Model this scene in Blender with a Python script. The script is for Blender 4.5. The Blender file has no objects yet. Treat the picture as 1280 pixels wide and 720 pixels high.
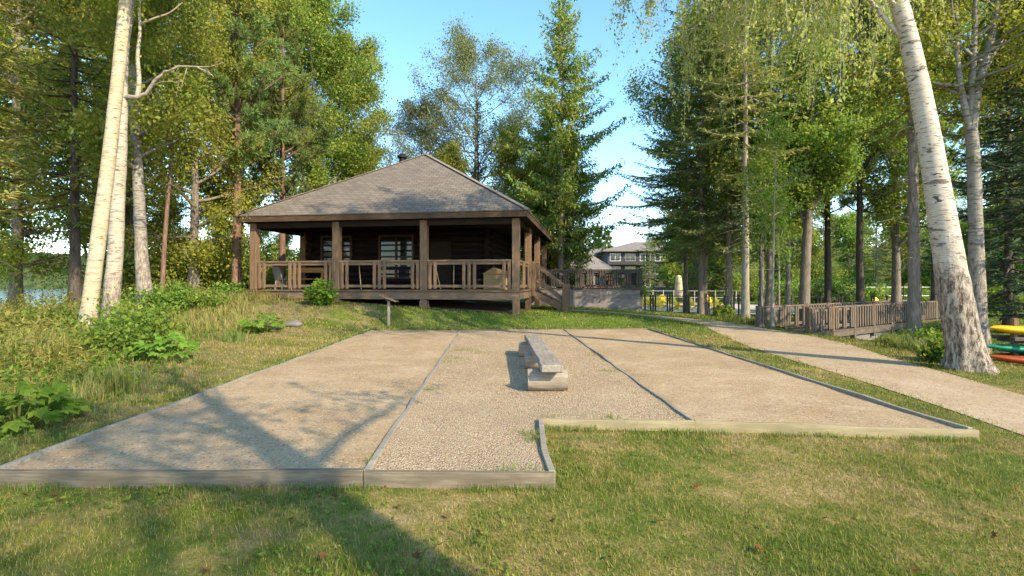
import bpy, bmesh, math
import numpy as np
from math import sin, cos, pi, radians as R
from mathutils import Vector, Matrix

SC = bpy.context.scene
COL = SC.collection
EYE = 1.62          # eye height of the photographer above the lawn
F = 640.0           # focal length in pixels of the 1280 px wide photo
HZ = 354.0          # pixel row of the horizon

def sm(a, b, v):
    t = np.clip((np.asarray(v, float) - a) / (b - a), 0, 1)
    return t * t * (3 - 2 * t)

# ------------------------------------------------------------------ terrain
def inpoly(poly, x, y):
    x = np.asarray(x, float); y = np.asarray(y, float)
    c = np.zeros(x.shape, bool); n = len(poly)
    for i in range(n):
        x1, y1 = poly[i]; x2, y2 = poly[(i + 1) % n]
        hit = ((y1 > y) != (y2 > y)) & (x < (x2 - x1) * (y - y1) / (y2 - y1 + 1e-12) + x1)
        c ^= hit
    return c

def base_z(x, y):
    x = np.asarray(x, float); y = np.asarray(y, float)
    z = 0.115 * sm(2.5, 12, y)
    # the bank rises to the left, and across the whole width by the pavilion
    xs = -4.6 + 6.6 * sm(13, 18.5, y)
    left = np.maximum(0, xs - x)
    left = np.minimum(left, 11 + 0 * x)
    z = z + 0.055 * left * sm(3, 10, y)
    z = z + 0.30 * sm(16.6, 18.8, y) * (1 - sm(2, 9, x)) * 1.0
    z = z - 0.30 * sm(22, 40, y) * sm(2, 8, x)
    # hollow below the footbridge
    z = z - 0.62 * np.exp(-(((x - 14.2) / 3.2) ** 2 + ((y - 18.3) / 3.0) ** 2))
    z = z - 0.22 * sm(8.2, 11.5, x) * sm(6, 11, y)
    # down to the lake on the left
    q = -x + 0.3 * (y - 20)
    z = z - 4.2 * sm(14.5, 30, q)
    # gentle unevenness
    z = z + 0.025 * np.sin(x * 0.9 + 1.3) * np.cos(y * 0.7) * sm(3, 6, np.hypot(x, y - 3)) * 0.6
    return z

def W(px, py, d):       # point seen at pixel px,py and at depth d
    return Vector(((px - 640) / F * d, d, EYE - (py - HZ) / F * d))
def WZ(px, py, z):      # point seen at pixel px,py on the level z
    d = (EYE - z) * F / (py - HZ)
    return ((px - 640) / F * d, d)

CZ = 0.12               # level of the court surfaces
cA = [WZ(-14, 590.5, CZ), WZ(455, 590, CZ), WZ(575.5, 413, CZ), WZ(467, 412.5, CZ)]
cB = [WZ(455, 590, CZ), WZ(689, 592, CZ), WZ(675, 525, CZ), WZ(868, 526.5, CZ), WZ(705, 411.5, CZ), WZ(575.5, 413, CZ)]
cC = [WZ(868, 526.5, CZ), WZ(1217, 538.5, CZ), WZ(811, 411, CZ), WZ(705, 411.5, CZ)]
OUT = [cA[0], cB[1], cB[2], cC[1], cC[2], cA[3]]

PATH_L = [(700, 397.5), (790, 400), (850, 405), (882, 410), (905, 421), (940, 437), (1000, 455), (1100, 483.5), (1180, 507), (1280, 538), (1420, 583)]
PATH_R = [(700, 395.5), (790, 397), (850, 399), (900, 403), (940, 407.5), (975, 414), (1010, 420), (1060, 431), (1110, 448), (1170, 464), (1280, 492), (1420, 530)]
path_l = [WZ(a, b, 0.09) for a, b in PATH_L]
path_r = [WZ(a, b, 0.09) for a, b in PATH_R]
PATHP = path_l + path_r[::-1]

def poly_dist(poly, x, y):
    x = np.asarray(x, float); y = np.asarray(y, float)
    best = np.full(x.shape, 1e9); n = len(poly)
    for i in range(n):
        ax, ay = poly[i]; bx, by = poly[(i + 1) % n]
        dx, dy = bx - ax, by - ay
        t = np.clip(((x - ax) * dx + (y - ay) * dy) / (dx * dx + dy * dy), 0, 1)
        best = np.minimum(best, np.hypot(x - ax - t * dx, y - ay - t * dy))
    return best

def ground_z(x, y):
    z = base_z(x, y)
    ins = inpoly(OUT, x, y); d = poly_dist(OUT, x, y)
    # next to the courts the lawn runs flush with the boards, inside it is cut away
    near = (~ins) & (d < 2.2)
    flush = 0.005 + 0.112 * sm(3.4, 9.5, y)
    z = np.where(near, flush + (z - flush) * sm(0.1, 2.2, d), z)
    return np.where(ins, np.minimum(z, CZ - 0.06 - 0.25 * np.minimum(d, .5)), z)
GX = GY = GZ = None
def mesh_z(x, y):       # height of the ground mesh itself (bilinear)
    x = np.asarray(x, float); y = np.asarray(y, float)
    i = np.clip(np.searchsorted(GX, x) - 1, 0, len(GX) - 2); j = np.clip(np.searchsorted(GY, y) - 1, 0, len(GY) - 2)
    u = (x - GX[i]) / (GX[i + 1] - GX[i]); v = (y - GY[j]) / (GY[j + 1] - GY[j])
    return GZ[j, i] * (1 - u) * (1 - v) + GZ[j, i + 1] * u * (1 - v) + GZ[j + 1, i] * (1 - u) * v + GZ[j + 1, i + 1] * u * v
def gz(x, y): return float(ground_z(np.array([x]), np.array([y]))[0])
def G(px, d):           # ground point below pixel column px at depth d
    x = (px - 640) / F * d
    return Vector((x, d, gz(x, d)))

# ------------------------------------------------------------------ object helpers
def tag(o, label=None, cat=None, group=None, kind=None):
    if label: o['label'] = label
    if cat: o['category'] = cat
    if group: o['group'] = group
    if kind: o['kind'] = kind
    return o
def thing(name, label, cat, loc=(0, 0, 0), rz=0, group=None):
    o = bpy.data.objects.new(name, None); COL.objects.link(o)
    o.empty_display_size = 0.2
    o.location = loc; o.rotation_euler = (0, 0, rz)
    return tag(o, label, cat, group)

class MB:
    """collects boxes, bars, tubes and sheets, then links them as one mesh"""
    def __init__(s): s.V = []; s.F = []; s.n = 0; s.uv = None
    def add(s, V, Fc):
        V = np.asarray(V, float); s.V.append(V)
        for f in Fc: s.F.append([int(i) + s.n for i in f])
        s.n += len(V); return s
    def box(s, x0, x1, y0, y1, z0, z1):
        V = [(x, y, z) for z in (z0, z1) for y in (y0, y1) for x in (x0, x1)]
        return s.add(V, [(0, 2, 3, 1), (4, 5, 7, 6), (0, 1, 5, 4), (2, 6, 7, 3), (0, 4, 6, 2), (1, 3, 7, 5)])
    def bar(s, p, q, w, h, up=(0, 0, 1)):
        p = Vector(p); q = Vector(q); t = (q - p).normalized(); u = Vector(up)
        sd = t.cross(u)
        if sd.length < 1e-4: sd = t.cross(Vector((1, 0, 0)))
        sd.normalize(); u = sd.cross(t).normalized()
        V = []
        for e in (p, q):
            for a, b in ((-1, -1), (1, -1), (1, 1), (-1, 1)):
                V.append(e + sd * a * w / 2 + u * b * h / 2)
        return s.add(V, [(0, 1, 2, 3), (7, 6, 5, 4), (0, 4, 5, 1), (1, 5, 6, 2), (2, 6, 7, 3), (3, 7, 4, 0)])
    def tube(s, path, rad, k=8, cap=True):
        V, Fq = tube_np(path, rad, k)
        Fq = [tuple(f) for f in Fq]
        if cap:
            n = len(path); Fq.append(tuple(range(k))[::-1]); Fq.append(tuple((n - 1) * k + i for i in range(k)))
        return s.add(V, Fq)
    def prism(s, poly, z0, z1):
        n = len(poly)
        V = [(x, y, z0) for x, y in poly] + [(x, y, z1) for x, y in poly]
        return s.add(V, [tuple(range(n))[::-1], tuple(range(n, 2 * n))] + [(i, (i + 1) % n, n + (i + 1) % n, n + i) for i in range(n)])
    def build(s, name, mat, parent=None, bevel=0, smooth=False, loc=None):
        me = bpy.data.meshes.new(name)
        me.from_pydata([tuple(v) for v in np.concatenate(s.V)], [], s.F)
        bm = bmesh.new(); bm.from_mesh(me); bmesh.ops.recalc_face_normals(bm, faces=bm.faces)
        if bevel:
            bmesh.ops.bevel(bm, geom=bm.edges[:], offset=bevel, segments=1, affect='EDGES', clamp_overlap=True)
        bm.to_mesh(me); bm.free()
        if smooth: me.shade_smooth()
        return link(name, me, mat, parent, loc)

def link(name, me, mat, parent=None, loc=None):
    o = bpy.data.objects.new(name, me); COL.objects.link(o)
    if mat is not None: me.materials.append(mat)
    if parent is not None: o.parent = parent
    if loc is not None: o.location = loc
    return o

def np_mesh(name, V, Fq, mat, parent=None, smooth=False):
    V = np.ascontiguousarray(V, np.float32); Fq = np.ascontiguousarray(Fq, np.int32)
    me = bpy.data.meshes.new(name)
    k = Fq.shape[1]; m = len(Fq)
    me.vertices.add(len(V)); me.vertices.foreach_set('co', V.ravel())
    me.loops.add(m * k); me.loops.foreach_set('vertex_index', Fq.ravel())
    me.polygons.add(m)
    me.polygons.foreach_set('loop_start', np.arange(0, m * k, k, dtype=np.int32))
    me.polygons.foreach_set('loop_total', np.full(m, k, np.int32))
    me.update(calc_edges=True)
    if smooth: me.shade_smooth()
    return link(name, me, mat, parent)

def copy_tree(o, parent=None):
    c = o.copy(); COL.objects.link(c)
    if parent is not None: c.parent = parent
    for ch in [x for x in bpy.data.objects if x.parent == o]: copy_tree(ch, c)
    return c

def tube_np(path, rad, k=8):
    P = np.asarray(path, float); n = len(P)
    rad = np.broadcast_to(np.asarray(rad, float), (n,)) if np.ndim(rad) < 2 else np.asarray(rad)
    T = np.gradient(P, axis=0); T /= np.linalg.norm(T, axis=1)[:, None] + 1e-12
    a = np.array([1., 0, 0]) if abs(T[0][0]) < .8 else np.array([0., 1, 0])
    u = a - T[0] * a.dot(T[0]); u /= np.linalg.norm(u)
    ang = np.arange(k) * 2 * pi / k
    rings = []
    for i in range(n):
        u = u - T[i] * u.dot(T[i]); u /= np.linalg.norm(u) + 1e-12
        v = np.cross(T[i], u)
        rr = rad[i] if np.ndim(rad) < 2 else rad[i][:, None]
        rings.append(P[i] + (np.cos(ang)[:, None] * u + np.sin(ang)[:, None] * v) * rr)
    V = np.concatenate(rings)
    i = np.arange(n - 1)[:, None] * k; j = np.arange(k)[None, :]; j2 = (j + 1) % k
    Fq = np.stack([i + j, i + j2, i + k + j2, i + k + j], -1).reshape(-1, 4)
    return V, Fq

class NB:
    """collects numpy quads"""
    def __init__(s): s.V = []; s.F = []; s.n = 0
    def add(s, V, Fq): s.V.append(V); s.F.append(np.asarray(Fq) + s.n); s.n += len(V)
    def tube(s, path, rad, k=6): s.add(*tube_np(path, rad, k))
    def build(s, name, mat, parent=None, smooth=True):
        return np_mesh(name, np.concatenate(s.V), np.concatenate(s.F), mat, parent, smooth)

def unit(a): return a / (np.linalg.norm(a, axis=-1, keepdims=True) + 1e-9)
def leaf_quads(c, d, n, ln, wd, fold=0.12):
    """rhombic leaves: centres c, long axes d, normals n"""
    d = unit(d); s = unit(np.cross(n, d)); n = np.cross(d, s)
    ln = np.broadcast_to(ln, (len(c),))[:, None]; wd = np.broadcast_to(wd, (len(c),))[:, None]
    V = np.stack([c - d * ln / 2, c + s * wd / 2 + n * wd * fold - d * ln * .06, c + d * ln / 2, c - s * wd / 2 + n * wd * fold - d * ln * .06], 1).reshape(-1, 3)
    return V, np.arange(len(V)).reshape(-1, 4)

# ------------------------------------------------------------------ materials
class NT:
    def __init__(s, name):
        s.m = bpy.data.materials.new(name); s.m.use_nodes = True
        s.t = s.m.node_tree; s.t.nodes.clear()
        s.out = s.n('ShaderNodeOutputMaterial')
    def n(s, typ, **kw):
        nd = s.t.nodes.new(typ)
        for k, v in kw.items(): setattr(nd, k, v)
        return nd
    def l(s, a, b): s.t.links.new(a, b)
    def set(s, sock, v):
        if hasattr(v, 'is_output'): s.l(v, sock)
        else: sock.default_value = v
    def coord(s, scale=(1, 1, 1), kind='Object'):
        tc = s.n('ShaderNodeTexCoord'); mp = s.n('ShaderNodeMapping')
        s.l(tc.outputs[kind], mp.inputs[0]); mp.inputs['Scale'].default_value = scale
        return mp.outputs[0]
    def noise(s, vec, scale, detail=4, rough=.6, dist=0, lac=2):
        nd = s.n('ShaderNodeTexNoise'); s.l(vec, nd.inputs['Vector'])
        nd.inputs['Scale'].default_value = scale; nd.inputs['Detail'].default_value = detail
        nd.inputs['Roughness'].default_value = rough; nd.inputs['Distortion'].default_value = dist
        return nd.outputs['Fac']
    def voro(s, vec, scale, out='Color', feature='F1'):
        nd = s.n('ShaderNodeTexVoronoi', feature=feature); s.l(vec, nd.inputs['Vector']); nd.inputs['Scale'].default_value = scale
        return nd.outputs[out]
    def ramp(s, fac, stops, interp='LINEAR'):
        nd = s.n('ShaderNodeValToRGB'); cr = nd.color_ramp; cr.interpolation = interp
        while len(cr.elements) < len(stops): cr.elements.new(.5)
        for e, (p, c) in zip(cr.elements, stops):
            e.position = p; e.color = (c, c, c, 1) if np.isscalar(c) else (*c, 1)
        s.l(fac, nd.inputs[0]); return nd.outputs[0]
    def mix(s, fac, a, b, mode='MIX'):
        nd = s.n('ShaderNodeMix', data_type='RGBA', blend_type=mode)
        s.set(nd.inputs[0], fac)
        for i, v in ((6, a), (7, b)):
            s.set(nd.inputs[i], v if hasattr(v, 'is_output') else (*v, 1))
        return nd.outputs[2]
    def math(s, op, a, b=0.0, clamp=False):
        nd = s.n('ShaderNodeMath', operation=op, use_clamp=clamp); s.set(nd.inputs[0], a); s.set(nd.inputs[1], b); return nd.outputs[0]
    def bump(s, h, strength=.5, dist=.02, prev=None):
        nd = s.n('ShaderNodeBump'); nd.inputs['Strength'].default_value = strength; nd.inputs['Distance'].default_value = dist
        s.l(h, nd.inputs['Height'])
        if prev is not None: s.l(prev, nd.inputs['Normal'])
        return nd.outputs[0]
    def pbr(s, col, rough=.8, normal=None, metal=0, spec=.3):
        b = s.n('ShaderNodeBsdfPrincipled')
        s.set(b.inputs['Base Color'], col if hasattr(col, 'is_output') else (*col, 1))
        s.set(b.inputs['Roughness'], rough); b.inputs['Metallic'].default_value = metal
        b.inputs['Specular IOR Level'].default_value = spec
        if normal is not None: s.l(normal, b.inputs['Normal'])
        s.l(b.outputs[0], s.out.inputs[0]); return s.m

def wood(name, c0, c1, axis='x', dark=.5, scale=1.0, spec=.2):
    s = NT(name)
    sc = {'x': (1.2, 14, 14), 'y': (14, 1.2, 14), 'z': (14, 14, 1.2)}[axis]
    v = s.coord(tuple(a * scale for a in sc))
    n1 = s.noise(v, 2.2, 5, .65, .3); n2 = s.noise(s.coord(), 1.7, 3)
    g = s.n('ShaderNodeNewGeometry'); oi = s.n('ShaderNodeObjectInfo')
    col = s.ramp(n1, [(.25, tuple(a * dark for a in c0)), (.5, c0), (.78, c1)])
    col = s.mix(s.ramp(n2, [(.4, 0.), (.7, .45)]), col, tuple(a * .6 for a in c0))
    rnd = s.math('ADD', s.math('MULTIPLY', g.outputs['Random Per Island'], .3), .85)
    hsv = s.n('ShaderNodeHueSaturation'); s.l(col, hsv.inputs['Color']); s.l(rnd, hsv.inputs['Value'])
    return s.pbr(hsv.outputs[0], .85, s.bump(n1, .35, .006), spec=spec)

def flat(name, c, rough=.7, var=.25, scale=6, bump=.15, metal=0, spec=.3):
    s = NT(name); v = s.coord(); n1 = s.noise(v, scale, 5)
    col = s.ramp(n1, [(.25, tuple(a * (1 - var) for a in c)), (.75, tuple(min(1, a * (1 + var)) for a in c))])
    return s.pbr(col, rough, s.bump(s.noise(v, scale * 5, 3), bump, .005), metal, spec)

def foliage(name, cols, alt, trans=.42, nscale=.55, amt=.6, gloss=.018):
    s = NT(name)
    k = 1. if name in ('dry_grass', 'fallen_leaf', 'cream_blossom') else 1.6
    cols = [(c[0] * .98, c[1] * 1.03, c[2] * k) for c in cols]; alt = (alt[0] * .9, alt[1], alt[2] * k)
    g = s.n('ShaderNodeNewGeometry'); oi = s.n('ShaderNodeObjectInfo')
    n = len(cols)
    col = s.ramp(g.outputs['Random Per Island'], [(i / (n - 1) if n > 1 else 0, c) for i, c in enumerate(cols)])
    nz = s.noise(s.coord(), nscale, 3, .6)
    col = s.mix(s.ramp(nz, [(.42, 0.), (.66, amt)]), col, alt)
    hsv = s.n('ShaderNodeHueSaturation'); s.l(col, hsv.inputs['Color'])
    s.l(s.math('ADD', s.math('MULTIPLY', oi.outputs['Random'], .3), .85), hsv.inputs['Value'])
    s.l(s.math('ADD', s.math('MULTIPLY', oi.outputs['Random'], .03), .485), hsv.inputs['Hue'])
    col = hsv.outputs[0]
    df = s.n('ShaderNodeBsdfDiffuse'); s.l(col, df.inputs[0])
    tr = s.n('ShaderNodeBsdfTranslucent')
    h2 = s.n('ShaderNodeHueSaturation'); s.l(col, h2.inputs['Color']); h2.inputs['Value'].default_value = 1.35; h2.inputs['Saturation'].default_value = 1.1
    s.l(h2.outputs[0], tr.inputs[0])
    mx = s.n('ShaderNodeMixShader'); mx.inputs[0].default_value = trans; s.l(df.outputs[0], mx.inputs[1]); s.l(tr.outputs[0], mx.inputs[2])
    gl = s.n('ShaderNodeBsdfGlossy'); gl.inputs['Roughness'].default_value = .45; s.l(h2.outputs[0], gl.inputs[0])
    m2 = s.n('ShaderNodeMixShader'); m2.inputs[0].default_value = gloss; s.l(mx.outputs[0], m2.inputs[1]); s.l(gl.outputs[0], m2.inputs[2])
    s.l(m2.outputs[0], s.out.inputs[0]); return s.m

def lawn_color(s, vec):
    n1 = s.noise(vec, .55, 6, .62, .4); n2 = s.noise(vec, 3.2, 5, .65); n3 = s.noise(vec, 14, 4, .7)
    a = s.math('ADD', s.math('MULTIPLY', n1, .5), s.math('ADD', s.math('MULTIPLY', n2, .32), s.math('MULTIPLY', n3, .18)))
    c = s.ramp(a, [(.39, (.07, .12, .012)), (.465, (.135, .165, .026)), (.525, (.275, .225, .068)), (.59, (.43, .31, .145))])
    sp = s.n('ShaderNodeSeparateXYZ'); s.l(vec, sp.inputs[0])
    # the strip behind the courts is greener
    far = s.n('ShaderNodeMapRange'); s.l(sp.outputs[1], far.inputs[0]); far.inputs[1].default_value = 13.5; far.inputs[2].default_value = 17
    far.inputs[4].default_value = .85
    lf = s.n('ShaderNodeMapRange'); s.l(sp.outputs[0], lf.inputs[0]); lf.inputs[1].default_value = -7.5; lf.inputs[2].default_value = -3
    fac = s.math('MULTIPLY', far.outputs[0], lf.outputs[0])
    g = s.ramp(a, [(.36, (.055, .130, .008)), (.6, (.125, .200, .020)), (.75, (.22, .23, .05))])
    return s.mix(fac, c, g), a

def m_lawn(name, blade):
    s = NT(name); v = s.coord()
    c, a = lawn_color(s, v)
    if blade:
        g = s.n('ShaderNodeNewGeometry')
        c = s.mix(.5, c, s.ramp(g.outputs['Random Per Island'], [(0, (.06, .13, .012)), (.40, (.175, .25, .034)), (.68, (.38, .345, .09)), (1, (.74, .56, .28))]))
        df = s.n('ShaderNodeBsdfDiffuse'); s.l(c, df.inputs[0]); tr = s.n('ShaderNodeBsdfTranslucent'); s.l(c, tr.inputs[0])
        mx = s.n('ShaderNodeMixShader'); mx.inputs[0].default_value = .35; s.l(df.outputs[0], mx.inputs[1]); s.l(tr.outputs[0], mx.inputs[2])
        s.l(mx.outputs[0], s.out.inputs[0]); return s.m
    soil = s.ramp(s.noise(v, 9, 5), [(.3, (.13, .10, .06)), (.7, (.25, .19, .12))])
    # worn earth on the bank left of the courts and along the front boards
    sp = s.n('ShaderNodeSeparateXYZ'); s.l(v, sp.inputs[0])
    w = s.ramp(s.noise(v, .8, 5, .6), [(.40, 0.), (.55, 1.)])
    lx = s.n('ShaderNodeMapRange'); s.l(sp.outputs[0], lx.inputs[0]); lx.inputs[1].default_value = -4.2; lx.inputs[2].default_value = -5.2
    c = s.mix(s.math('MULTIPLY', s.math('MULTIPLY', w, lx.outputs[0]), .8), c, (.30, .22, .13))
    c = s.mix(s.math('MULTIPLY', s.ramp(s.noise(v, 1.1, 4, .6), [(.56, 0.), (.68, 1.)]), .55), c, soil)
    # brown thatch, its dark tone also painting in shade between the blades
    c = s.mix(s.ramp(s.noise(v, 55, 4, .8), [(.42, .45), (.56, .05)]), c, (.075, .058, .03))
    b = s.bump(s.noise(v, 40, 4, .7), .7, .03)
    return s.pbr(c, .95, b, spec=.1)

def m_sand(name, c0, c1, c2, pebbles=0):
    s = NT(name); v = s.coord()
    n1 = s.noise(v, .9, 5, .6, .3); n2 = s.noise(v, 60, 4, .8)
    c = s.ramp(s.math('ADD', s.math('MULTIPLY', n1, .6), s.math('MULTIPLY', s.noise(v, 5, 5, .7), .4)), [(.36, c0), (.5, c1), (.64, c2)])
    c = s.mix(s.ramp(s.noise(s.coord((1.1, .5, 1)), 2.3, 6, .7), [(.55, 0.), (.72, .4)]), c, tuple(x * .72 for x in c0))
    c = s.mix(s.ramp(n2, [(.35, .55), (.6, 0.)]), c, tuple(a * .5 for a in c0))
    vc = s.voro(v, 55); sp = s.n('ShaderNodeSeparateColor'); s.l(vc, sp.inputs[0])
    c = s.mix(s.ramp(sp.outputs[0], [(.9, 0.), (.95, .6)]), c, (.5, .45, .38))
    c = s.mix(s.ramp(sp.outputs[1], [(.9, 0.), (.95, .6)]), c, (.12, .09, .06))
    return s.pbr(c, .95, s.bump(s.noise(v, 7, 5, .75), .5, .02, s.bump(n2, .6, .012)), spec=.1)

def m_gravel():
    s = NT('gravel'); v = s.coord()
    vc = s.voro(v, 52); sp = s.n('ShaderNodeSeparateColor'); s.l(vc, sp.inputs[0])
    d = s.voro(v, 52, 'Distance')
    c = s.ramp(sp.outputs[0], [(0, (.35, .25, .15)), (.3, (.44, .325, .20)), (.6, (.49, .37, .23)), (.85, (.54, .42, .28)), (1, (.60, .48, .34))])
    c = s.mix(s.ramp(d, [(.35, 0.), (.8, .5)]), c, (.20, .145, .095))
    c = s.mix(s.ramp(s.noise(v, 1.1, 4), [(.4, 0.), (.7, .4)]), c, (.26, .20, .14))
    h = s.math('SUBTRACT', 1.0, d)
    return s.pbr(c, .9, s.bump(h, .9, .02), spec=.15)

def m_bark(name, c0, c1, c2, zs=4, xs=18, bump=.8, dist=.03):
    s = NT(name); v = s.coord((xs, xs, zs))
    n1 = s.noise(v, 1.0, 6, .65, .4)
    c = s.ramp(n1, [(.3, c0), (.5, c1), (.7, c2)])
    c = s.mix(s.ramp(s.noise(s.coord(), 1.3, 3), [(.45, 0.), (.7, .5)]), c, tuple(a * .7 for a in c1))
    return s.pbr(c, .9, s.bump(n1, bump, dist), spec=.15)

def m_birch(name, white, warm, rough_to=1.6, rough_amt=1.0, dark=.55):
    s = NT(name); o = s.coord()
    sp = s.n('ShaderNodeSeparateXYZ'); s.l(o, sp.inputs[0])
    base = s.ramp(s.noise(o, 2.2, 4), [(.35, white), (.65, warm)])
    base = s.mix(s.ramp(s.noise(s.coord((3, 3, 26)), 1.4, 4, .6), [(.35, .45), (.6, 0.)]), base, tuple(a * .62 for a in warm))
    # short horizontal lenticels and black scars
    l1 = s.noise(s.coord((7, 7, 46)), 1.0, 3, .5)
    base = s.mix(s.ramp(l1, [(.60, 0.), (.65, .85)]), base, (.085, .065, .05))
    l2 = s.noise(s.coord((4.2, 4.2, 11)), 1.0, 4, .65, .5)
    base = s.mix(s.ramp(l2, [(.615, 0.), (.65, dark)]), base, (.05, .04, .032))
    l3 = s.noise(s.coord((2.6, 2.6, 13)), 1.0, 5, .7, .6)
    base = s.mix(s.ramp(l3, [(.55, 0.), (.60, min(.85, dark))]), base, (.085, .07, .055))
    # rough plates towards the foot
    pl = s.noise(s.coord((13, 13, 4)), 1.5, 7, .72, .25)
    plate = s.ramp(pl, [(.38, (.045, .033, .025)), (.47, (.20, .155, .115)), (.60, (.46, .40, .33))])
    k = s.n('ShaderNodeMapRange'); s.l(s.math('ADD', sp.outputs[2], s.math('MULTIPLY', s.math('SUBTRACT', s.noise(o, 3, 4), .5), 2.4)), k.inputs[0])
    k.inputs[1].default_value = rough_to; k.inputs[2].default_value = rough_to - .9
    k.inputs[4].default_value = rough_amt
    c = s.mix(k.outputs[0], base, plate)
    b = s.bump(s.math('MULTIPLY', pl, k.outputs[0]), 1.0, .05)
    b = s.bump(l1, .25, .01, b)
    return s.pbr(c, .7, b, spec=.25)

def m_shingle():
    s = NT('shingles')
    uv = s.n('ShaderNodeUVMap')
    br = s.n('ShaderNodeTexBrick'); s.l(uv.outputs[0], br.inputs[0])
    br.inputs['Scale'].default_value = 1; br.inputs['Brick Width'].default_value = .33; br.inputs['Row Height'].default_value = .19
    br.inputs['Mortar Size'].default_value = .022; br.inputs['Mortar Smooth'].default_value = .3; br.inputs['Bias'].default_value = 0
    br.inputs['Color1'].default_value = (.13, .11, .095, 1); br.inputs['Color2'].default_value = (.225, .195, .165, 1); br.inputs['Mortar'].default_value = (.075, .063, .054, 1)
    n = s.noise(uv.outputs[0], 1.4, 6, .7)
    st = s.n('ShaderNodeMapping'); s.l(uv.outputs[0], st.inputs[0]); st.inputs['Scale'].default_value = (.5, 4.5, 1)
    c = s.mix(s.ramp(n, [(.4, 0.), (.7, .35)]), br.outputs[0], (.26, .225, .185))
    c = s.mix(s.ramp(s.noise(st.outputs[0], 1.6, 5, .7), [(.45, 0.), (.65, .5)]), c, (.115, .10, .088))
    c = s.mix(.25, c, s.ramp(s.noise(uv.outputs[0], 70, 3), [(.3, (.09, .08, .068)), (.7, (.26, .225, .185))]))
    return s.pbr(c, .92, s.bump(br.outputs['Fac'], .5, .015), spec=.15)

def m_glass(name, tint=(.02, .025, .03), rough=.05):
    s = NT(name); return s.pbr(tint, rough, spec=.6)

def m_water(name, c, scale, strength, rough=.08):
    s = NT(name); v = s.coord((1, .35, 1))
    return s.pbr(c, rough, s.bump(s.noise(v, scale, 4, .6), strength, .08), spec=.5)

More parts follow.
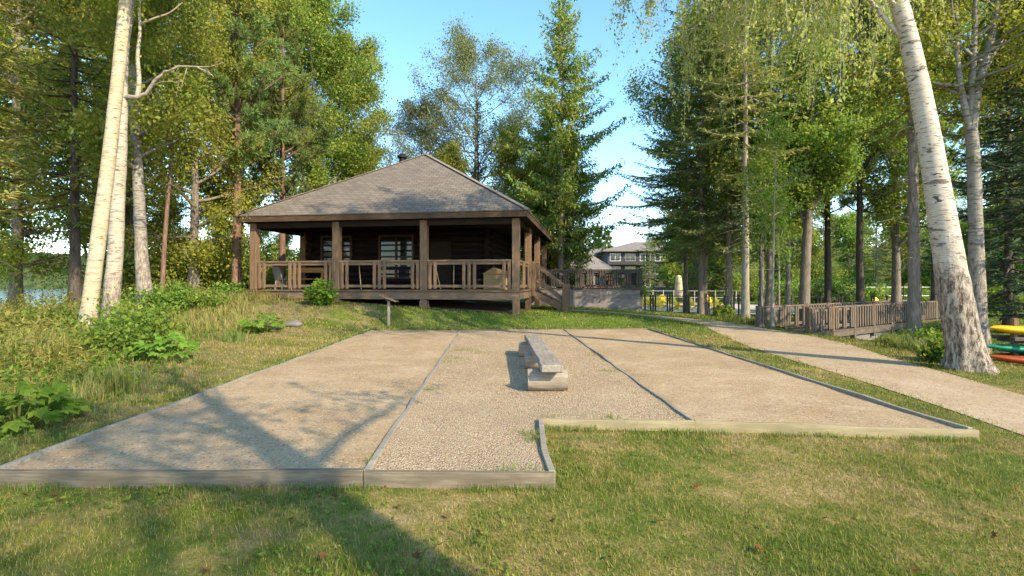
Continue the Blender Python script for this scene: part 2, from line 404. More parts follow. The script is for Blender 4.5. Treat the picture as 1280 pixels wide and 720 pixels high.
M = dict(
    lawn=m_lawn('lawn', False), blade=m_lawn('grass_blade', True),
    sand=m_sand('sand', (.345, .24, .135), (.435, .315, .188), (.53, .405, .26)),
    path=m_sand('path_sand', (.37, .265, .16), (.45, .335, .21), (.52, .40, .27)),
    gravel=m_gravel(),
    board_x=wood('board_x', (.165, .135, .095), (.29, .245, .175), 'x'), board_y=wood('board_y', (.25, .22, .175), (.38, .34, .28), 'y', dark=.55),
    board_new=wood('board_new', (.29, .24, .14), (.41, .345, .22), 'x', dark=.75),
    bench=wood('bench_wood', (.25, .215, .175), (.37, .33, .28), 'y'), log=wood('log_wood', (.26, .22, .17), (.38, .33, .26), 'x'),
    cab_x=wood('cabin_wood_x', (.155, .105, .07), (.27, .20, .14), 'x'), cab_y=wood('cabin_wood_y', (.15, .10, .068), (.25, .185, .13), 'y'),
    cab_z=wood('cabin_wood_z', (.155, .10, .063), (.26, .18, .118), 'z'),
    fascia=wood('fascia_wood', (.075, .048, .033), (.13, .09, .062), 'x'),
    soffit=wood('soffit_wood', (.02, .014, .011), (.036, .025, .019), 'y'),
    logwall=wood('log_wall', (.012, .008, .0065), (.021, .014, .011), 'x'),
    grey_x=wood('grey_wood_x', (.135, .105, .085), (.235, .195, .165), 'x'), grey_z=wood('grey_wood_z', (.125, .098, .078), (.22, .18, .145), 'z'),
    dark_z=wood('dark_wood_z', (.075, .06, .05), (.13, .11, .095), 'z'), dark_x=wood('dark_wood_x', (.085, .07, .06), (.14, .12, .10), 'x'),
    orange=wood('orange_wood', (.40, .20, .06), (.50, .28, .10), 'x', dark=.8), tan=wood('tan_wood', (.30, .21, .10), (.38, .27, .14), 'x', dark=.85),
    shingle=m_shingle(), glass=m_glass('dark_glass'), metal=flat('dark_metal', (.03, .03, .032), .5, metal=.6),
    black=flat('black_paint', (.012, .012, .013), .55), white=flat('white_paint', (.72, .72, .70), .5, .06), greychair=flat('grey_plastic', (.20, .20, .195), .5, .08),
    yellow=flat('yellow_plastic', (.85, .60, .02), .4, .06), kyellow=flat('kayak_yellow', (.75, .40, .01), .35, .08), kgreen=flat('kayak_green', (.012, .19, .115), .35, .15),
    kred=flat('kayak_red', (.30, .055, .012), .35, .25), canvas=flat('cream_canvas', (.55, .45, .28), .9, .12),
    concrete=flat('concrete', (.38, .36, .33), .9, .15), pave=flat('pool_paving', (.50, .42, .33), .9, .1, 2), stone=flat('stone', (.15, .14, .125), .9, .35, 5, .6),
    soil=flat('mulch', (.12, .075, .045), .95, .5, 12, .8),
    skirt=wood('skirt_wood', (.20, .175, .165), (.30, .27, .255), 'x'),
    lake=m_water('lake_water', (.10, .16, .20), .5, .10, .12), pool=m_water('pool_water', (.10, .38, .45), 1.5, .15),
    wall_dark=flat('slate_cladding', (.06, .06, .065), .8, .15, 3), wall_brown=flat('brown_cladding', (.20, .105, .06), .8, .2, 3), wall_beige=flat('beige_cladding', (.36, .32, .27), .85, .1, 3),
    roof_far=flat('grey_roof', (.21, .18, .15), .9, .2, 2),
    birch_warm=m_birch('birch_bark_warm', (.50, .43, .32), (.52, .41, .25), 1.1, .7, .35),
    birch_pale=m_birch('birch_bark_pale', (.47, .425, .35), (.43, .36, .27), 1.7, .9, .6),
    birch_big=m_birch('birch_bark_big', (.54, .48, .41), (.50, .43, .35), 2.5, 1.0, .95),
    birch_grey=m_birch('birch_bark_grey', (.30, .275, .24), (.25, .225, .19), 3.0, .6, .8),
    bark_grey=m_bark('grey_bark', (.10, .082, .066), (.19, .16, .13), (.29, .25, .205)),
    bark_pale=m_bark('pale_bark', (.17, .145, .115), (.30, .265, .215), (.38, .34, .28), 3, 12, .5),
    bark_dark=m_bark('dark_bark', (.04, .032, .026), (.085, .07, .058), (.14, .12, .10)),
    bark_red=m_bark('red_bark', (.09, .05, .036), (.19, .115, .085), (.28, .18, .14)),
    birch_leaf=foliage('birch_leaves', [(0.156, 0.207, 0.022), (0.276, 0.308, 0.036), (0.394, 0.376, 0.048)], (0.477, 0.427, 0.056)),
    aspen_leaf=foliage('aspen_leaves', [(0.100, 0.168, 0.023), (0.182, 0.239, 0.032), (0.300, 0.292, 0.039)], (0.363, 0.318, 0.045)),
    maple_leaf=foliage('maple_leaves', [(0.114, 0.189, 0.030), (0.195, 0.268, 0.035), (0.300, 0.323, 0.043)], (0.356, 0.336, 0.050)),
    pale_leaf=foliage('pale_leaves', [(0.140, 0.165, 0.044), (0.204, 0.213, 0.061), (0.279, 0.261, 0.083)], (0.267, 0.227, 0.099), amt=.4),
    weep_leaf=foliage('weeping_leaves', [(0.207, 0.254, 0.047), (0.325, 0.341, 0.062), (0.469, 0.438, 0.086)], (0.486, 0.438, 0.094), trans=.45),
    spruce_leaf=foliage('spruce_needles', [(0.097, 0.155, 0.044), (0.176, 0.237, 0.059), (0.289, 0.316, 0.070)], (0.419, 0.355, 0.059), trans=.2),
    dark_leaf=foliage('dark_needles', [(0.032, 0.066, 0.026), (0.060, 0.098, 0.034), (0.098, 0.129, 0.044)], (0.117, 0.136, 0.039), trans=.15),
    rust_leaf=foliage('spruce_needles_rusty', [(0.095, 0.168, 0.039), (0.193, 0.259, 0.048), (0.337, 0.333, 0.059)], (0.547, 0.350, 0.074), trans=.25),
    pine_leaf=foliage('pine_needles', [(0.086, 0.147, 0.032), (0.141, 0.210, 0.046), (0.230, 0.263, 0.056)], (0.298, 0.285, 0.046), trans=.25),
    larch_leaf=foliage('larch_needles', [(0.125, 0.209, 0.033), (0.202, 0.278, 0.041), (0.307, 0.328, 0.050)], (0.385, 0.319, 0.056), trans=.3),
    cedar_leaf=foliage('cedar_leaves', [(0.095, 0.112, 0.019), (0.142, 0.150, 0.024), (0.205, 0.188, 0.030)], (0.189, 0.165, 0.024), trans=.2),
    bush_leaf=foliage('bush_leaves', [(0.079, 0.152, 0.020), (0.149, 0.229, 0.027), (0.251, 0.305, 0.037)], (0.314, 0.305, 0.043)),
    bright_leaf=foliage('broad_leaves', [(0.090, 0.192, 0.017), (0.144, 0.264, 0.024), (0.216, 0.312, 0.036)], (0.240, 0.312, 0.036), trans=.45),
    fern_leaf=foliage('fern_leaves', [(0.144, 0.169, 0.025), (0.249, 0.231, 0.035), (0.368, 0.294, 0.060)], (0.433, 0.312, 0.070)),
    straw=foliage('dry_grass', [(0.247, 0.280, 0.060), (0.418, 0.380, 0.130), (0.551, 0.470, 0.200)], (0.494, 0.420, 0.180), trans=.5),
    tuft=foliage('green_grass', [(.10, .17, .02), (.19, .25, .035), (.34, .32, .08)], (.36, .32, .09)),
    bloom=foliage('cream_blossom', [(.60, .48, .20), (.68, .56, .27), (.74, .64, .36)], (.66, .5, .22), trans=.2),
    dryleaf=foliage('fallen_leaf', [(0.167, 0.074, 0.025), (0.201, 0.124, 0.043)], (0.112, 0.050, 0.025), trans=.1), 
    forest=None,
)
# ------------------------------------------------------------------ trees
def rot_dir(az, el): return np.array([cos(az) * cos(el), sin(az) * cos(el), sin(el)])

def trunk_path(g, H, wob=.015, n=14, path=None):
    if path is not None: return np.asarray(path, float)
    z = np.linspace(0, H, n); w = np.cumsum(g.normal(0, wob * H / n * 3, (n, 2)), 0); w -= w[0]
    w *= (z / H)[:, None] ** .6
    return np.c_[w, z]
def at_path(P, t):
    t = np.clip(t, 0, 1) * (len(P) - 1); i = int(min(len(P) - 2, math.floor(t))); f = t - i
    return P[i] * (1 - f) + P[i + 1] * f
def trunk_radii(P, r0, tip=.12, flare=.35, fh=.5):
    z = P[:, 2] - P[0, 2]; t = z / z[-1]
    return r0 * ((1 - t) * (1 - tip) + tip) * (1 + flare * np.exp(-z / fh))
def flared(P, r0, g, k=12, tip=.12, flare=.5, fh=.4, rough=.05, lobes=5):
    rad = trunk_radii(P, r0, tip, 0)
    z = P[:, 2] - P[0, 2]; a = np.arange(k) * 2 * pi / k; ph = g.uniform(0, 6)
    lob = 1 + .45 * np.sin(a * lobes + ph) + .2 * np.sin(a * 2 + 1)
    rr = rad[:, None] * (1 + flare * np.exp(-z / fh)[:, None] * lob[None, :]) * (1 + g.normal(0, rough, (len(P), k)) * (.35 + .65 * np.exp(-z / 2))[:, None])
    return rr

def leaves_at(g, pts, n, leaf, spread, hang=0., up=.5):
    idx = g.integers(0, len(pts), n)
    sp = np.asarray(spread)
    c = pts[idx] + g.normal(0, 1, (n, 3)) * sp
    if hang: c[:, 2] -= g.exponential(hang, n)
    d = g.normal(0, 1, (n, 3)); d[:, 2] -= .5 + hang
    nn = g.normal(0, 1, (n, 3)); nn[:, 2] += up
    s = np.clip(g.lognormal(-.05, .32, n), .45, 1.9)
    return leaf_quads(c, d, nn, leaf[0] * s, leaf[1] * s)

def branchy(g, P, wd, limbs, r0, cb, crown, twigs=5, top=.97, el=(20, 55), droop=0., bias=None, H=None):
    """limbs and twigs of a leafy tree; returns the points its leaves grow from"""
    pts = []
    H = P[-1, 2] - P[0, 2]; az = g.uniform(0, 6)
    for i in range(limbs):
        t = cb + (top - cb) * (i + g.uniform(0, .8)) / limbs
        az += 2.4 + g.normal(0, .35)
        tt = (t - cb) / (1 - cb)
        L = crown * max(.12, (sin(pi * (tt * .80 + .18)))) ** .8 * g.uniform(.65, 1.2)
        a = az
        if bias is not None and g.random() < bias[1]: a = bias[0] + g.normal(0, .6)
        e = R(g.uniform(*el)) * (1 + .25 * tt)
        p0 = at_path(P, t); d = rot_dir(a, e); k = 7; path = [p0]
        for j in range(1, k):
            d = unit(d + g.normal(0, .12, 3) + np.array([0, 0, .10 - droop * j / k]))
            path.append(path[-1] + d * L / (k - 1))
        path = np.array(path)
        rl = max(.008, r0 * (1 - t) * .5 + .012)
        wd.tube(path, np.linspace(rl, .006, k), 5)
        for m in range(twigs):
            s = .28 + .72 * (m + g.random()) / twigs
            q0 = at_path(path, s); dd = unit(path[-1] - path[0])
            dd = unit(dd + g.normal(0, .75, 3) + np.array([0, 0, .15])); l2 = L * (.22 + .30 * g.random()) * (1.15 - .5 * s)
            q = [q0]
            for j in range(3):
                dd = unit(dd + g.normal(0, .18, 3) - np.array([0, 0, droop * .5])); q.append(q[-1] + dd * l2 / 3)
            q = np.array(q); wd.tube(q, np.linspace(rl * .4, .004, 4), 4)
            for s2 in (.3, .55, .8, 1.): pts.append(at_path(q, s2) + g.normal(0, .08, 3))
        pts.append(path[-1])
    return np.array(pts)

def decid(seed, name, label, H, r0, cb, crown, limbs, nleaf, leaf, bark, leafm, spread=.2, twigs=5, el=(20, 55), droop=0., path=None, group=None, tip=.1, hang=0., cat='tree', up=.5):
    g = np.random.default_rng(seed); root = thing(name, label, cat, group=group)
    P = trunk_path(g, H, path=path); wd = NB()
    wd.add(*tube_np(P, flared(P, r0, g, tip=tip), 12))
    pts = branchy(g, P, wd, limbs, r0, cb, crown, twigs, el=el, droop=droop)
    wd.build('trunk', M[bark], root)
    V, Fq = leaves_at(g, pts, nleaf, leaf, (spread, spread, spread * .8), hang, up)
    np_mesh('crown', V, Fq, M[leafm], root)
    return root

def spruce(seed, name, label, H, r0, cb, rad, bark, leafm, step=.42, sag=.45, tipup=.35, dens=1.55, irregular=.2, el=.25, ew=.062, path=None, group=None, power=.8, dead=True, fluffy=0., cat='tree'):
    g = np.random.default_rng(seed); root = thing(name, label, cat, group=group)
    P = trunk_path(g, H, .006, path=path); wd = NB()
    wd.add(*tube_np(P, flared(P, r0, g, tip=.06, flare=.25), 12))
    C, D, N = [], [], []
    z = cb * H
    while z < H * .985:
        t = z / H; tt = (t - cb) / (1 - cb)
        prof = (1 - tt) ** power * min(1, .45 + tt * 4)
        nb = 5 if rad > 1.5 else 4
        a0 = g.uniform(0, 6)
        for b in range(nb):
            if g.random() < irregular * .5: continue
            a = a0 + b * 2 * pi / nb + g.normal(0, .25)
            L = rad * prof * g.uniform(1 - irregular - .15, 1 + irregular) + .15
            out = np.array([cos(a), sin(a), 0]); side = np.array([-sin(a), cos(a), 0])
            p0 = at_path(P, t); s = np.linspace(0, 1, 6)
            sg = sag * (1 - .75 * tt) * g.uniform(.6, 1.3)
            bp = p0 + out * (L * s)[:, None] + np.array([0, 0, 1]) * (L * (-sg * s + tipup * s ** 2.2 + .25 * tt * s))[:, None] + side * (L * .12 * g.normal() * s ** 2)[:, None]
            wd.tube(bp, np.linspace(.012 + .012 * L, .004, 6), 4)
            ns = max(3, int(L / .13 * dens))
            for q in np.linspace(.10 + .12 * (L > 1.6), 1, ns):
                p = at_path(bp, q)
                for sd in (-1, 1):
                    ll = (.10 + .30 * L * (1.05 - q) * g.uniform(.5, 1.1)); ll = min(ll, .9)
                    dv = unit(out * .75 + side * sd * g.uniform(.5, 1.1) + np.array([0, 0, g.uniform(-.55, .1) - .25 * fluffy]))
                    ne = max(1, int(ll / (el * .62)))
                    for e in range(ne):
                        pp = p + dv * ll * (e + .6) / ne + g.normal(0, .02 + .05 * fluffy, 3)
                        C.append(pp); D.append(dv + g.normal(0, .3 + .4 * fluffy, 3)); N.append((0, 0, 1) + g.normal(0, .55, 3))
        z += step * (1 - .45 * tt) * g.uniform(.8, 1.2)
    # dead lower twigs
    if dead:
        for i in range(int(10 * cb * H)):
            zz = g.uniform(.35, 1) * cb * H; a = g.uniform(0, 6.3); L = g.uniform(.4, 1.3) * min(1, rad / 2.2)
            p0 = at_path(P, zz / H); out = np.array([cos(a), sin(a), g.uniform(-.5, .1)])
            wd.tube(np.array([p0, p0 + out * L * .5 + g.normal(0, .04, 3), p0 + out * L + g.normal(0, .1, 3)]), [.014, .009, .003], 4)
    wd.build('trunk', M[bark], root)
    C = np.array(C); n = len(C); sc = g.uniform(.75, 1.25, n)
    V, Fq = leaf_quads(C, np.array(D), np.array(N), el * sc, ew * sc * (1 + .3 * fluffy), .2)
    np_mesh('crown', V, Fq, M[leafm], root)
    return root

def pine(seed, name, label, H, r0, cb, rad, bark, leafm, whorls=12, group=None, tuft=.17, nn=13, cat='tree', open_=1.0, width=.022):
    g = np.random.default_rng(seed); root = thing(name, label, cat, group=group)
    P = trunk_path(g, H, .008); wd = NB(); wd.add(*tube_np(P, flared(P, r0, g, tip=.12, flare=.25), 12))
    T, TD = [], []
    for w in range(whorls):
        t = cb + (1 - cb) * (w + g.uniform(0, .5)) / whorls; tt = (t - cb) / (1 - cb)
        nb = int(g.integers(3, 6)); a0 = g.uniform(0, 6)
        for b in range(nb):
            a = a0 + b * 6.28 / nb + g.normal(0, .3); L = rad * (1 - tt) ** .65 * min(1, .6 + tt * 2) * g.uniform(.6, 1.2) + .2
            d = rot_dir(a, R(g.uniform(-5, 25) + 30 * tt)); p = [at_path(P, t)]
            for j in range(5):
                d = unit(d + g.normal(0, .1, 3) + (0, 0, .10)); p.append(p[-1] + d * L / 5)
            p = np.array(p); wd.tube(p, np.linspace(.014 + .014 * L, .006, 6), 4)
            for m in range(int(4 + 5 * L * open_)):
                s = g.uniform(.3, 1); q = at_path(p, s); dd = unit(d + g.normal(0, .6, 3) + (0, 0, .25)); l2 = L * .34 * g.uniform(.4, 1.1) * (1.2 - .6 * s)
                e = q + dd * l2; wd.tube(np.array([q, (q + e) / 2 + g.normal(0, .03, 3), e]), [.009, .007, .004], 3)
                for f in (.55, .8, 1.): T.append(q + dd * l2 * f); TD.append(dd)
            T.append(p[-1]); TD.append(d)
    wd.build('trunk', M[bark], root)
    T = np.array(T); TD = np.array(TD); c = np.repeat(T, nn, 0); d = unit(np.repeat(TD, nn, 0) * .8 + g.normal(0, .62, (len(c), 3)) + (0, 0, .15))
    ln = tuft * g.uniform(.75, 1.2, len(c)); V, Fq = leaf_quads(c + d * ln[:, None] / 2, d, g.normal(0, 1, (len(c), 3)), ln, width, 0)
    np_mesh('crown', V, Fq, M[leafm], root)
    return root

def place(root, x, y, rz=0., s=1., sink=.06, sz=None):
    root.location = (x, y, gz(x, y) - sink); root.rotation_euler = (0, 0, rz); root.scale = (s, s, sz or s)
    return root
def again(root, label, x, y, rz, s=1., sz=None, group=None, name=None):
    o = copy_tree(root); o['label'] = label
    if group: o['group'] = group
    return place(o, x, y, rz, s, sz=sz)
def px2x(px, d): return (px - 640) / F * d

def pixpath(pts, d, base, lean_y=0.):
    """trunk centre line from photo columns; local to the base point"""
    out = []
    for (px, py) in pts:
        w = W(px, py, d); out.append((w.x - base[0], lean_y * (w.z - base[2]), w.z - base[2]))
    return np.array(out)
def smooth_path(P, n):
    P = np.asarray(P, float); t = np.linspace(0, len(P) - 1, n); out = []
    for u in t:
        i = int(min(len(P) - 2, math.floor(u))); f = u - i
        p0 = P[max(i - 1, 0)]; p1 = P[i]; p2 = P[i + 1]; p3 = P[min(i + 2, len(P) - 1)]
        out.append(.5 * ((2 * p1) + (-p0 + p2) * f + (2 * p0 - 5 * p1 + 4 * p2 - p3) * f * f + (-p0 + 3 * p1 - 3 * p2 + p3) * f ** 3))
    return np.array(out)

# ---- the birches the photograph is framed by
def big_birch():
    d = 9.0; bx = px2x(1210, d); b = (bx, d, gz(bx, d) - .12)
    g = np.random.default_rng(5)
    root = thing('birch_tree', 'huge leaning white birch with rough plated foot, between sandy path and kayak rack', 'tree', b)
    P = pixpath([(1212, 470), (1203, 420), (1192, 360), (1176, 260), (1160, 165), (1140, 65), (1120, -10)], d, b)
    P = np.vstack([P, P[-1] + [-.35, .1, 1.6], P[-1] + [-.65, .25, 3.4], P[-1] + [-.8, .3, 5.4], P[-1] + [-.9, .35, 7.4]])
    P[0, 2] = 0; P = smooth_path(P, 54)
    k = 26; z = P[:, 2]; rad = np.interp(z, [0, .5, 1.5, 3.5, 6.3, 9, 14], [.31, .27, .242, .188, .135, .10, .03])
    a = np.arange(k) * 2 * pi / k
    rr = rad[:, None] * (1 + .50 * np.exp(-z / .22)[:, None] * (1 + .55 * np.sin(a * 4 + .5) + .4 * np.sin(a * 7))[None, :])
    rr *= 1 + g.normal(0, .045, rr.shape) * (np.exp(-z / 1.3)[:, None] + .2)
    wd = NB(); wd.add(*tube_np(P, rr, k))
    # limbs hanging over the lawn from above the picture's edge
    strands = []
    for (zz, az, L, e) in [(5.9, 165, 4.2, 35), (6.4, 200, 4.6, 28), (7.0, 150, 5.4, 30), (7.4, 120, 4.6, 35), (7.8, 185, 5.6, 30), (8.3, 95, 4.2, 40), (8.6, 160, 5.2, 35), (9.2, 215, 4.6, 35),
                           (9.6, 130, 4.6, 40), (10.2, 175, 4.2, 45), (10.6, 60, 3.6, 45), (11.2, 250, 3.4, 45), (11.6, 110, 3.2, 50), (12.4, 330, 3.0, 55), (12.8, 200, 2.6, 55), (6.7, 75, 3.6, 30), (6.9, 110, 4.6, 30), (7.7, 30, 3.2, 35), (8.0, 140, 6.2, 30), (8.9, 175, 6.4, 32), (7.2, 95, 4.8, 30), (9.4, 150, 6.0, 35)]:
        i = int(np.argmin(abs(z - zz))); L *= 1.12; dd = rot_dir(R(az), R(e + 8)); p = [P[i]]
        for j in range(9):
            dd = unit(dd + g.normal(0, .10, 3) + np.array([0, 0, .06 - .045 * j])); p.append(p[-1] + dd * L / 9)
        p = np.array(p); wd.tube(p, np.linspace(.038, .007, 10), 6)
        for m in range(13):
            s = .25 + .75 * (m + g.random()) / 13; q0 = at_path(p, s); d2 = unit(dd * .5 + g.normal(0, .7, 3)); l2 = g.uniform(.4, 1.2); q = [q0]
            for j in range(4):
                d2 = unit(d2 + g.normal(0, .15, 3) - (0, 0, .16)); q.append(q[-1] + d2 * l2 / 4)
            q = np.array(q); wd.tube(q, np.linspace(.012, .004, 5), 3)
            for u in np.linspace(.25, 1, 7): strands.append(at_path(q, u))
    S = np.array(strands); n = len(S)
    c, dv = [], []
    for q0 in S[g.permutation(n)[:2300]]:
        L = min(2.4, .35 + g.exponential(.6)); h = g.normal(0, .22, 2)
        q = np.array([q0, q0 + (h[0] * .5 * L, h[1] * .5 * L, -.35 * L), q0 + (h[0] * L, h[1] * L, -L)]); wd.tube(q, [.005, .004, .002], 3)
        m = int(26 * L) + 6; u = g.uniform(.02, 1, m); p = q0 + np.c_[h[0] * L * u, h[1] * L * u, -L * u] + g.normal(0, .055, (m, 3)); c.append(p)
    c = np.concatenate(c); dv = g.normal(0, .6, c.shape); dv[:, 2] -= 1.1; sc = np.clip(g.lognormal(0, .3, len(c)), .5, 1.7)
    wd.build('trunk', M['birch_big'], root)
    V, Fq = leaf_quads(c, dv, g.normal(0, 1, c.shape), .062 * sc, .038 * sc)
    np_mesh('crown', V, Fq, M['weep_leaf'], root)

def left_birches():
    g = np.random.default_rng(8)
    d = 11.2; bx = px2x(108, d); b = (bx, d, gz(bx, d) - .1)
    root = thing('birch_tree', 'leaning cream birch trunk in front of its straight twin, beside the left courts', 'tree', b)
    P = pixpath([(106, 430), (112, 385), (119, 330), (127, 270), (137, 190), (146, 110), (155, 20), (163, -50)], d, b)
    P = np.vstack([P, P[-1] + [.3, -.1, 1.6], P[-1] + [.55, -.3, 3.6], P[-1] + [.7, -.4, 6.2]]); P[0, 2] = 0
    P = smooth_path(P, 40); k = 18; z = P[:, 2]
    rad = np.interp(z, [0, .5, 1.6, 4, 7, 10, 14], [.18, .162, .145, .132, .116, .095, .03])
    a = np.arange(k) * 2 * pi / k
    rr = rad[:, None] * (1 + .5 * np.exp(-z / .25)[:, None] * (1 + .4 * np.sin(a * 4))[None, :]) * (1 + g.normal(0, .02, (len(P), k)))
    wd = NB(); wd.add(*tube_np(P, rr, k))
    pts = branchy(g, P, wd, 16, .16, .62, 3.0, 5, el=(25, 55), droop=.12)
    wd.build('trunk', M['birch_warm'], root)
    np_mesh('crown', *leaves_at(g, pts, 24000, (.085, .055), (.2, .2, .18), .15), M['birch_leaf'], root)

    d = 12.4; bx = px2x(140, d); b = (bx, d, gz(bx, d) - .1)
    root = thing('birch_tree', 'straight white birch behind the leaning trunk, with one crooked bare limb near its top', 'tree', b)
    P = pixpath([(138, 425), (139, 380), (144, 320), (147, 250), (150, 190), (153, 130), (156, 70), (163, 10), (166, -60)], d, b)
    P = np.vstack([P, P[-1] + [.1, .1, 2.5], P[-1] + [.2, .1, 4.5]]); P[0, 2] = 0
    P = smooth_path(P, 40); z = P[:, 2]
    rad = np.interp(z, [0, .5, 1.6, 4, 5.4, 5.9, 7, 10, 14], [.205, .18, .165, .147, .125, .10, .075, .06, .02])
    rr = rad[:, None] * (1 + .5 * np.exp(-z / .25)[:, None] * (1 + .4 * np.sin(a * 5 + 1))[None, :]) * (1 + g.normal(0, .025, (len(P), k)))
    wd = NB(); wd.add(*tube_np(P, rr, k))
    lim = [(157, 122), (170, 121), (181, 118), (192, 104), (203, 92), (220, 85), (240, 83), (256, 88), (268, 97)]
    q = np.array([W(px, py, d - .1 * i) for i, (px, py) in enumerate(lim)]) - np.array(b)
    q = smooth_path(q, 26); q += g.normal(0, .012, q.shape); wd.tube(q, np.linspace(.058, .006, 26), 8)
    for u in (.35, .5, .62, .72, .8, .88, .95):
        q0 = at_path(q, u); dv = unit(np.array([g.normal(.3, .5), g.normal(0, .5), g.normal(.2, .6)])); wd.tube(np.array([q0, q0 + dv * .3 + g.normal(0, .04, 3), q0 + dv * .6 + g.normal(0, .08, 3) - (0, 0, .05)]), [.012, .008, .003], 4)
    q = np.array([W(px, py, d) for px, py in [(172, 121), (174, 100), (172, 70), (175, 40), (174, 5), (180, -40)]]) - np.array(b)
    wd.tube(smooth_path(q, 14), np.linspace(.06, .02, 14), 7)
    q = np.array([W(px, py, d) for px, py in [(176, 30), (195, 22), (212, 16), (228, 3)]]) - np.array(b)
    wd.tube(smooth_path(q, 8), np.linspace(.028, .012, 8), 6)
    pts = branchy(g, P, wd, 12, .12, .66, 2.8, 5, el=(25, 55), droop=.12)
    wd.build('trunk', M['birch_pale'], root)
    np_mesh('crown', *leaves_at(g, pts, 20000, (.085, .055), (.2, .2, .18), .15), M['birch_leaf'], root)

    d = 15.5; bx = px2x(183, d); b = (bx, d, gz(bx, d) - .1)
    root = thing('birch_tree', 'old grey birch with a swelling foot, in the bushes just behind the two white trunks', 'tree', b)
    P = pixpath([(184, 400), (181, 365), (177, 320), (175, 270), (172, 215), (169, 160), (166, 90), (168, 10)], d, b)
    P = np.vstack([P, P[-1] + [.2, 0, 2.5], P[-1] + [.3, .2, 5]]); P[0, 2] = 0; P = smooth_path(P, 34); z = P[:, 2]
    rad = np.interp(z, [0, .5, 1.2, 2, 4, 7, 13], [.29, .235, .19, .17, .15, .12, .03])
    rr = rad[:, None] * (1 + .3 * np.exp(-z / .4)[:, None] * (1 + .4 * np.sin(a * 5 + 1))[None, :]) * (1 + g.normal(0, .03, (len(P), k)))
    wd = NB(); wd.add(*tube_np(P, rr, k)); pts = branchy(g, P, wd, 16, .2, .42, 3.6, 5, el=(15, 50), droop=.1)
    wd.build('trunk', M['birch_grey'], root)
    np_mesh('crown', *leaves_at(g, pts, 32000, (.10, .065), (.22, .22, .2), .12), M['aspen_leaf'], root)

    d = 16.5; bx = px2x(203, d); b = (bx, d, gz(bx, d) - .1)
    root = thing('young_birch', 'thin reddish young birch stem standing alone right of the three pale trunks', 'tree', b)
    P = pixpath([(201, 400), (203, 360), (206, 300), (211, 235), (215, 190), (214, 140), (218, 60)], d, b); P[0, 2] = 0; P = smooth_path(P, 22)
    wd = NB(); wd.tube(P, np.linspace(.085, .03, 22), 8)
    q = np.array([W(px, py, d) for px, py in [(214, 210), (224, 203), (232, 214)]]) - np.array(b); wd.tube(q, [.03, .02, .012], 5)
    pts = branchy(g, P, wd, 9, .06, .5, 1.4, 4, el=(25, 60)); wd.build('trunk', M['bark_red'], root)
    np_mesh('crown', *leaves_at(g, pts, 3500, (.085, .055), (.22, .22, .2), .1), M['birch_leaf'], root)

def right_back_birch():
    g = np.random.default_rng(12); d = 12.6; bx = px2x(1226, d); b = (bx, d, gz(bx, d) - .1)
    root = thing('birch_tree', 'second white birch standing directly behind the huge leaning one, forking high up', 'tree', b)
    P = pixpath([(1228, 455), (1224, 400), (1221, 330), (1219, 260), (1217, 200), (1214, 165)], d, b); P[0, 2] = 0; P = smooth_path(P, 20)
    wd = NB(); k = 14; z = P[:, 2]; rr = np.interp(z, [0, 1, 3, 6], [.20, .168, .15, .13])[:, None] * (1 + g.normal(0, .025, (20, k))); wd.add(*tube_np(P, rr, k))
    tops = []
    for pts, r in (([(1214, 168), (1222, 110), (1236, 60), (1244, 20), (1250, -40), (1252, -150)], .11), ([(1214, 168), (1203, 120), (1196, 70), (1195, 20), (1188, -60)], .08), ([(1214, 168), (1214, 120), (1217, 70), (1219, 10), (1222, -120)], .085)):
        q = smooth_path(np.array([W(px, py, d + .15 * i) for i, (px, py) in enumerate(pts)]) - np.array(b), 16); wd.tube(q, np.linspace(r, .05, 16), 9); tops.append(q)
    pts = np.concatenate([branchy(g, q, wd, 8, .12, .2, 2.6, 5, el=(10, 45), droop=.15) for q in tops])
    wd.build('trunk', M['birch_grey'], root)
    np_mesh('crown', *leaves_at(g, pts, 30000, (.075, .05), (.2, .2, .2), .25), M['birch_leaf'], root)

def fork_tree():
    g = np.random.default_rng(15); d = 22.; bx = px2x(1008, d); b = (bx, d, gz(bx, d) - .1)
    root = thing('maple_tree', 'grey maple that forks above head height, rising behind the entrance of the footbridge', 'tree', b)
    P = smooth_path(pixpath([(1005, 400), (1006, 360), (1008, 310), (1011, 270), (1013, 250), (1013, 200), (1016, 130), (1020, 40), (1024, -60)], d, b), 26); P[0, 2] = 0
    wd = NB(); z = P[:, 2]; wd.tube(P, np.interp(z, [0, .6, 2, 4, 6, 14], [.28, .23, .20, .18, .12, .03]), 12)
    q = smooth_path(np.array([W(px, py, d - .2 * i) for i, (px, py) in enumerate([(1012, 262), (1024, 246), (1040, 226), (1058, 200), (1070, 160), (1078, 110)])]) - np.array(b), 14); wd.tube(q, np.linspace(.15, .03, 14), 8)
    q2 = smooth_path(np.array([W(px, py, d + .2 * i) for i, (px, py) in enumerate([(1009, 290), (1002, 270), (998, 240), (996, 190)])]) - np.array(b), 10); wd.tube(q2, np.linspace(.10, .03, 10), 7)
    pts = np.concatenate([branchy(g, P, wd, 18, .18, .42, 3.6, 5, el=(10, 50)), branchy(g, q, wd, 7, .1, .3, 2.2, 5), branchy(g, q2, wd, 4, .08, .4, 1.6, 4)])
    wd.build('trunk', M['bark_grey'], root)
    np_mesh('crown', *leaves_at(g, pts, 36000, (.105, .08), (.22, .22, .2)), M['maple_leaf'], root)

